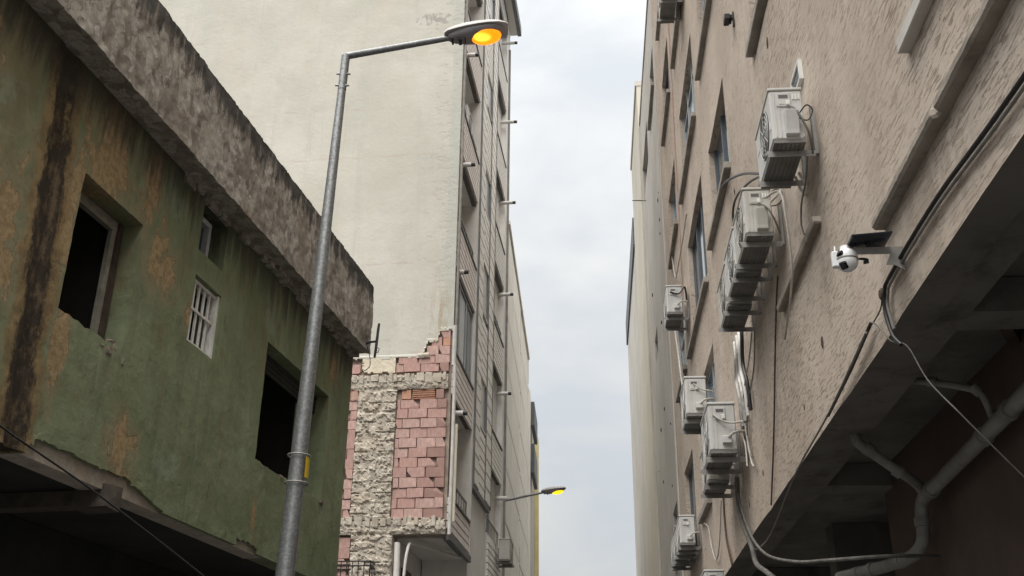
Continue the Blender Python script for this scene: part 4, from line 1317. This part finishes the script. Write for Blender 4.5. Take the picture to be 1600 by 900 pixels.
place_ac(FR, 7.52, 0, 6.22, 'nearest and largest air conditioner unit, right below the small white framed vent window')
place_ac(FR, 9.25, 0, 6.24, 'air conditioner with a tangle of looped cables, just behind the nearest unit', 'ac_enamel_dull')
place_ac(FR, 10.09, 0, 6.24, 'air conditioner sandwiched in the middle of the row of three under the nearest unit', 'ac_enamel', 'plain')
place_ac(FR, 10.90, 0, 6.20, 'farthest air conditioner of the tight row of three, foil lagged pipes hanging below', 'ac_enamel_dull', 'plain')
place_ac(FR, 18.70, 0, 9.36, 'lone air conditioner at far upper left of the wall beside a tall window', 'ac_enamel', 'plain', sc=1.12)
place_ac(FR, 15.70, 0, 6.40, 'air conditioner in front of a dark window, set back behind the lower pair', 'ac_enamel', 'plain', sc=1.2)
place_ac(FR, 12.78, 0, 5.02, 'front unit of the lower pair of air conditioners, white cable on its end', 'ac_enamel', 'plain', sc=1.22)
place_ac(FR, 13.85, 0, 4.93, 'rear unit of the lower pair of air conditioners, mostly hidden by the front one', 'ac_enamel_dull', 'plain', sc=1.05)
place_ac(FR, 19.16, 0, 5.09, 'front unit of the small far bottom row of air conditioners', 'ac_enamel', 'plain')
place_ac(FR, 20.02, 0, 5.07, 'middle unit of the small far bottom row of air conditioners', 'ac_enamel_dull', 'plain')
place_ac(FR, 20.86, 0, 5.08, 'last unit of the small far bottom row of air conditioners', 'ac_enamel', 'plain')
place_ac(FR, 16.05, 0, 14.80, 'air conditioner cut off by the top edge, only its bracket showing', 'ac_enamel_dull', 'plain', sc=1.1)
place_ac(FR, 15.3, 0, 3.50, 'air conditioner at the bottom edge, only its pale top corner showing', 'ac_enamel', 'plain')
place_ac(FT, 21.55, 0.42, 15.05, 'small white air conditioner on an upper balcony of the apartment block', 'ac_enamel', 'box', 'air conditioners on the apartment block', turn=math.pi)
place_ac(FT, 27.1, 0.0, 6.0, 'air conditioner on the far lower balcony of the apartment block, under the far street lamp', 'ac_enamel_dull', 'box', 'air conditioners on the apartment block', turn=math.pi)

# ================================================================== SECURITY CAMERA WITH SOLAR PANEL
cw = FR.w(5.8, 0, 4.45)
sc_ = thing('security_camera', 'white dome security camera with antennas and a small dark solar panel on a bracket', 'security camera', cw, FR.rz)
br = MB().box(-0.03, 0.03, 0.005, 0.36, 0.028, 0.033).box(-0.033, -0.030, 0.005, 0.36, -0.015, 0.033)
br.prism([(0.005, -0.015), (0.10, -0.015), (0.135, -0.09), (0.085, -0.09), (0.005, -0.14)], 'x', -0.036, -0.033)
br.box(-0.06, 0.06, 0.0, 0.005, -0.14, 0.05)
br.build('bracket', 'bracket_steel', sc_, bevel=0.0)
sp = MB().box(-0.16, 0.10, 0.10, 0.345, 0.072, 0.085, Matrix.Rotation(RAD(-4), 4, 'X')).build('solar_panel', 'solar_cell', sc_, bevel=0.003)
MB().tube([(-0.02, 0.22, 0.034), (-0.02, 0.22, 0.064)], 0.016, 10).build('panel_mount', 'dark_plastic', sp)
ctr = Vector((0.0, 0.355, -0.035))
MB().ball(ctr + Vector((0, 0, -0.012)), 0.066, 24, 14, (1, 1, 1.0)).build('lower_dome', 'camera_white', sc_, smooth=True)
MB().loft([[ctr + Vector((r * math.cos(2 * math.pi * j / 20), r * math.sin(2 * math.pi * j / 20), z)) for j in range(20)] for r, z in ((0.066, 0.002), (0.067, 0.02), (0.062, 0.045), (0.045, 0.06), (0.034, 0.066), (0.032, 0.09), (0.01, 0.094))]).build('upper_housing', 'camera_white', sc_, smooth=True)
MB().loft([[ctr + Vector((r * math.cos(2 * math.pi * j / 20), r * math.sin(2 * math.pi * j / 20), z)) for j in range(20)] for r, z in ((0.0665, -0.008), (0.069, -0.006), (0.069, 0.001), (0.0665, 0.003))], False).build('seam_ring', 'drain_grey', sc_, smooth=True)
# the lenses look down the street towards the viewer and a little left
vd = Matrix.Rotation(-FR.rz, 3, 'Z') @ (Vector((0, 0, 1.6)) - (cw + Matrix.Rotation(FR.rz, 3, 'Z') @ ctr)).normalized()
side = Vector((0, 0, 1)).cross(vd).normalized()           # to the viewer's right


def lens(dirv, w, h, nm, dist, dz):
    dirv = dirv.normalized()
    xa = Vector((0, 0, 1)).cross(dirv).normalized()
    ya = dirv.cross(xa)
    rm = Matrix((xa, ya, dirv)).transposed().to_4x4()
    rm.translation = ctr + Vector((0, 0, dz)) + dirv * dist
    o = MB().box(-w, w, -h, h, -0.01, 0.014).build(nm, 'lens_black', sc_, bevel=0.008)
    o.matrix_local = rm
    q = MB().tube([(0, 0, 0.0142), (0, 0, 0.018)], min(w, h) * 0.62, 14).tube([(0, h * .0, 0.0181), (0, 0, 0.0195)], min(w, h) * 0.34, 12).build('lens_glass', 'dark_plastic', o, smooth=True)


fl_ = Vector((vd.x, vd.y, 0)).normalized()
lens(fl_ * 0.78 - side * 0.55 + Vector((0, 0, 0.45)), 0.024, 0.021, 'spotlight_window', 0.061, 0.0)
lens(fl_ * 0.66 - side * 0.36 + Vector((0, 0, -0.66)), 0.025, 0.026, 'lens_window', 0.055, -0.012)
MB().box(-0.02, 0.02, 0.39, 0.445, -0.085, 0.02).build('rear_plate', 'camera_white', sc_, bevel=0.006)
for yy, x in ((0.415, 0.03), (0.298, 0.0)):
    MB().tube([(x, yy, 0.005), (x, yy - 0.004, 0.075)], [0.007, 0.005], 8).build('antenna', 'camera_white', sc_, smooth=True)
for k in range(3):
    MB().tube(spline([(0.0, 0.295, -0.03), (-0.02, 0.26, -0.035 - .006 * k), (-0.03, 0.235, -0.05 - .01 * k), (-0.01, 0.26, -0.055 - .006 * k)]), 0.004, 5).build('lead', 'black_rubber', sc_, smooth=True)

fd = thing('floodlight', 'small black floodlight on the stucco wall near the top', 'floodlight', FR.w(10.9, 0, 10.27), FR.rz)
MB().box(-0.03, 0.03, 0.0, 0.02, -0.10, 0.10).tube([(0, 0.02, 0.0), (0, 0.06, 0.0)], 0.014, 8).build('bracket', 'black_rubber', fd)
MB().box(-0.08, 0.08, 0.06, 0.13, -0.045, 0.04).box(-0.07, 0.07, 0.03, 0.06, -0.03, 0.03).build('lamp_body', 'black_rubber', fd, bevel=0.008)

# ================================================================== CABLES AND PIPES ON THE STUCCO WALL
WG = 'cables on the stucco wall'
cable('cable', 'thick black cable along the stucco wall bottom edge, bending down at its end', [(1.5, .045, 4.22), (3.9, .045, 4.32), (5.0, .045, 4.40), (6.0, .045, 4.40), (6.17, .045, 4.36), (6.22, .045, 4.24), (6.16, .04, 4.06), (6.08, 0.02, 3.96)], 0.0135, 'black_rubber', k=8)
cable('conduit', 'grey conduit running just under the thick black cable', [(1.5, .04, 4.185), (3.9, .04, 4.285), (5.0, .04, 4.365), (5.98, .04, 4.365), (6.13, .04, 4.32), (6.17, .04, 4.24), (6.12, .035, 4.08)], 0.010, 'grey_cable', cat='conduit', k=8)
jb = thing('junction_box', 'small round dark junction box beside the bend of the black cable', 'junction box', FR.w(6.27, 0.0, 4.385), FR.rz)
MB().tube([(0, 0.005, 0), (0, 0.04, 0), (0, 0.05, 0)], [0.042, 0.042, 0.03], 12).build('box_body', 'rust', jb, smooth=True)
MB().tube([(-0.05, 0.03, 0.0), (0, 0.03, 0.0)], 0.012, 6).build('gland', 'rust', jb)
cable('cable', 'short drooping lead from the round junction box', [(6.27, .04, 4.35), (6.33, .035, 4.32), (6.45, .03, 4.31), (6.6, .03, 4.31)], 0.005, 'black_rubber')
cable('rod', 'black straight rod slanting along the bottom edge of the stucco wall', [(6.61, .035, 4.32), (7.3, .035, 4.225), (8.16, .035, 4.15)], 0.014, 'black_rubber', cat='rod', straight=True)
cable('cable', 'thin pale wire continuing from the black rod down the soffit edge', [(6.7, .05, 4.29), (8.03, .05, 4.145), (9.69, .04, 4.07), (11.37, .04, 3.84), (12.2, .04, 3.84), (12.69, .03, 3.90)], 0.009, 'grey_cable')
cable('cable', 'grey wire dipping from the rod end and crossing the dark recess', [(6.61, .04, 4.33), (6.5, .04, 4.27), (6.35, .04, 4.16), (6.2, .04, 4.03), (6.03, 0.0, 3.93), (5.85, -0.03, 3.65), (5.63, -0.10, 3.38), (5.65, -0.39, 3.02), (5.6, -0.7, 2.6)], 0.0045, 'wrapped_dark')
cable('cable', 'white flex hanging in a long curve right of the row of three units', [(9.0, .20, 6.62), (8.69, .12, 6.51), (8.53, .12, 6.15), (8.49, .12, 5.74), (8.58, .12, 5.53), (8.87, .12, 5.34), (9.26, .10, 5.24)], 0.011, 'pale_cable')
cable('cable', 'thin brown cable dropping down the middle of the stucco wall', [(9.7, .02, 6.1), (9.94, .02, 5.86), (10.28, .02, 5.43), (10.78, .02, 4.75), (11.34, .02, 4.13)], 0.009, 'rust')
cable('cable', 'upper black hose arcing left from the nearest air conditioner towards a window', [(8.3, .2, 6.5), (9.0, .14, 6.9), (9.69, .1, 7.29), (10.76, .1, 7.91), (12.03, .1, 8.54), (12.92, .06, 8.92)], 0.016, 'black_rubber')
cable('cable', 'lower black hose curling down beside the second air conditioner', [(9.0, .14, 6.85), (9.78, .1, 7.3), (10.61, .1, 7.67), (11.38, .1, 7.93), (11.73, .1, 7.89), (11.63, .1, 7.6), (11.2, .1, 7.1)], 0.014, 'black_rubber')
for k in range(4):
    dx = 0.10 * k
    cable('refrigerant_pipe', ['foil wrapped pipe', 'foil wrapped pipe', 'white wrapped pipe', 'dark wrapped pipe'][k] + ' in the bundle below the row of three, ' + ['leftmost', 'second from left', 'second from right', 'rightmost'][k],
          [(12.75 - dx * 2.2, .06, 6.55), (12.65 - dx * 2.0, .07, 6.30 + .02 * k), (12.75 - dx * 2, .07, 6.05), (12.66 - dx * 2.2, .06, 5.75), (12.66 - dx * 2.3, .05, 5.40)], 0.034 if k < 2 else 0.024, ['foil_lagging', 'foil_lagging', 'white_plastic', 'black_rubber'][k], cat='pipe', group='pipe bundle below the air conditioners', k=8)
cable('cable', 'loose white cable crossing beside the foil wrapped pipes', [(11.35, .06, 6.14), (11.69, .06, 5.95), (12.3, .06, 5.75), (12.72, .06, 5.37), (12.5, .07, 5.12), (12.35, .09, 4.82)], 0.010, 'pale_cable')
cable('cable', 'second loose cable kinked above the lower pair of units', [(11.2, .05, 6.1), (11.5, .05, 5.75), (12.2, .05, 5.50), (12.45, .05, 5.1), (12.2, .05, 4.9)], 0.008, 'grey_cable')
cable('refrigerant_pipe', 'thick wrapped pipe dropping from the lower pair into the dark recess', [(13.4, .08, 4.95), (13.60, .06, 4.6), (13.14, .06, 4.2), (12.71, .06, 3.93), (12.47, .06, 3.7), (11.7, .06, 3.47), (11.0, 0.0, 3.2)], 0.030, 'wrapped_dark', cat='pipe', k=8)
cable('cable', 'black wrapped cable from the lower pair sagging right across the dark recess', [(13.7, .07, 4.95), (13.41, .07, 4.66), (13.0, .07, 4.3), (12.45, .07, 3.96), (11.53, .07, 3.63), (10.09, .05, 3.32), (9.3, -.1, 3.20), (9.0, -.5, 3.18), (9.4, -1.05, 3.25)], 0.016, 'wrapped_dark', k=8)
cable('cable', 'long thin looped wire hanging below the lower pair of units', [(18.27, .03, 5.35), (17.61, .03, 5.14), (17.32, .03, 4.77), (16.81, .03, 4.48), (16.24, .03, 4.62), (15.6, .03, 5.16)], 0.010, 'pale_cable')
cable('cable', 'dark wire dropping to the soffit below the lower pair of units', [(15.3, .03, 5.3), (15.36, .03, 4.9), (15.3, .03, 4.5), (14.91, .03, 4.09)], 0.016, 'rust')
for k in range(2):
    cable('refrigerant_pipe', ['grey pipe below the lone far unit', 'paler pipe below the lone far unit'][k], [(20.9 - .35 * k, .1, 10.0), (20.7 - .35 * k, .08, 9.41), (20.3 - .3 * k, .08, 8.71), (19.9 - .3 * k, .08, 8.16), (19.6 - .3 * k, .06, 7.4)], 0.03, ['foil_lagging', 'grey_cable'][k], cat='pipe')
cable('cable', 'thin cable from the near unit bracket down to the short ledge', [(7.44, .12, 6.15), (7.70, .1, 6.05), (7.98, .09, 6.0), (8.08, .09, 5.85), (8.02, .09, 5.72)], 0.008, 'grey_cable')
cable('cable', 'white cable clipped along the wall left of the lone far unit', [(21.5, .04, 12.2), (20.9, .04, 11.3), (20.0, .08, 10.9), (18.6, .05, 11.0), (17.7, .04, 11.1)], 0.012, 'pale_cable')
# wiring around the nearest units, each loop its own cable
for k, (pts, r, m_, lb) in enumerate([
    ([(7.37, .24, 6.60), (7.33, .20, 6.53), (7.33, .15, 6.42), (7.37, .10, 6.30), (7.5, .06, 6.2)], 0.010, 'grey_cable', 'grey lead from the end plate of the nearest unit'),
    ([(7.36, .17, 6.50), (7.32, .11, 6.56), (7.34, .06, 6.52), (7.36, .10, 6.44), (7.36, .17, 6.46)], 0.006, 'black_rubber', 'small black loop of wire on the nearest unit'),
    ([(9.07, .24, 6.60), (9.03, .18, 6.52), (9.05, .12, 6.40), (9.15, .06, 6.3)], 0.010, 'grey_cable', 'grey lead from the end plate of the second unit'),
    ([(9.05, .14, 6.60), (9.0, .08, 6.65), (9.02, .04, 6.72), (9.1, .08, 6.85), (9.0, .12, 6.95), (8.8, .10, 7.0)], 0.013, 'pale_cable', 'white hose tangled above the second unit'),
    ([(9.06, .14, 6.56), (9.0, .07, 6.55), (9.0, .03, 6.66), (9.04, .09, 6.73), (9.05, .15, 6.66)], 0.006, 'black_rubber', 'small black loop of wire on the second unit'),
    ([(8.05, .10, 6.3), (8.0, .08, 6.15), (7.85, .07, 6.0), (7.8, .08, 6.08), (7.9, .1, 6.25)], 0.012, 'pale_cable', 'pale loop hanging below the nearest unit'),
    ([(12.62, .42, 5.55), (12.58, .32, 5.46), (12.55, .2, 5.42), (12.5, .1, 5.42), (12.45, .05, 5.4)], 0.012, 'pale_cable', 'white lead from the end plate of the lower front unit'),
    ([(12.45, .06, 5.4), (12.4, .05, 5.1), (12.25, .05, 4.85), (12.1, .05, 4.75)], 0.012, 'pale_cable', 'white tail hanging right of the lower front unit'),
    ([(15.53, .34, 6.95), (15.5, .22, 6.85), (15.48, .1, 6.82), (15.5, .04, 6.8)], 0.012, 'pale_cable', 'white lead from the unit in front of the dark window'),
    ([(18.55, .36, 9.85), (18.52, .2, 9.80), (18.55, .08, 9.95), (18.6, .05, 9.7)], 0.018, 'black_rubber', 'black lead behind the lone far unit')]):
    cable('cable', lb, pts, r, m_)

# ---- drain pipes in the dark recess under the stucco wall
dp = thing('drain_pipe', 'thick grey drain pipe running along the maroon wall in the dark recess', 'pipe', FR.w(9.1, -0.92, 3.72), FR.rz)
off = (-9.1, 0.92, -3.72)


def pipe(nm, pts, r, par, coll=()):
    o = MB().tube(pts, r, 12).build(nm, 'drain_grey', par, off, smooth=True)
    for c, d_ in coll:
        c, d_ = Vector(c), Vector(d_).normalized() * 0.035
        MB().tube([c - d_, c + d_], r + 0.012, 12).build('collar', 'drain_grey', o, smooth=True)
    return o


pipe('main_run', [(4.5, -.92, 3.95), (6.68, -.92, 3.83), (9.05, -.92, 3.71)], 0.060, dp, (((7.0, -.92, 3.815), (1, 0, -.05)), ((7.55, -.92, 3.787), (1, 0, -.05)), ((8.9, -.92, 3.717), (1, 0, -.05))))
pipe('elbow', spline([(9.05, -.92, 3.71), (9.2, -.92, 3.68), (9.28, -.92, 3.58), (9.3, -.92, 3.45), (9.32, -.90, 3.34), (9.5, -.86, 3.27), (9.9, -.80, 3.27), (10.3, -.70, 3.28), (10.9, -.52, 3.3)]), 0.057, dp, (((9.29, -.92, 3.52), (0, 0, 1)), ((9.75, -.83, 3.27), (1, .15, 0)), ((10.3, -.70, 3.28), (1, .3, 0)), ((10.55, -.63, 3.285), (1, .3, 0))))
pipe('branch', spline([(8.75, -.30, 4.39), (8.72, -.30, 4.12), (8.74, -.36, 4.05), (8.73, -.60, 3.85), (8.85, -.74, 3.80), (9.0, -.86, 3.76), (9.1, -.92, 3.70)]), 0.044, dp, (((8.73, -.40, 4.02), (0, -.8, -.6)), ((8.75, -.62, 3.84), (0, -.8, -.6))))
pipe('branch', spline([(7.75, -.38, 4.395), (7.72, -.38, 4.30), (7.55, -.55, 4.22), (7.35, -.78, 4.10), (7.28, -.86, 4.02), (7.32, -.92, 3.86)]), 0.026, dp, (((7.5, -.60, 4.20), (-.6, -.75, -.2)), ((7.3, -.84, 4.06), (-.3, -.5, -.7))))
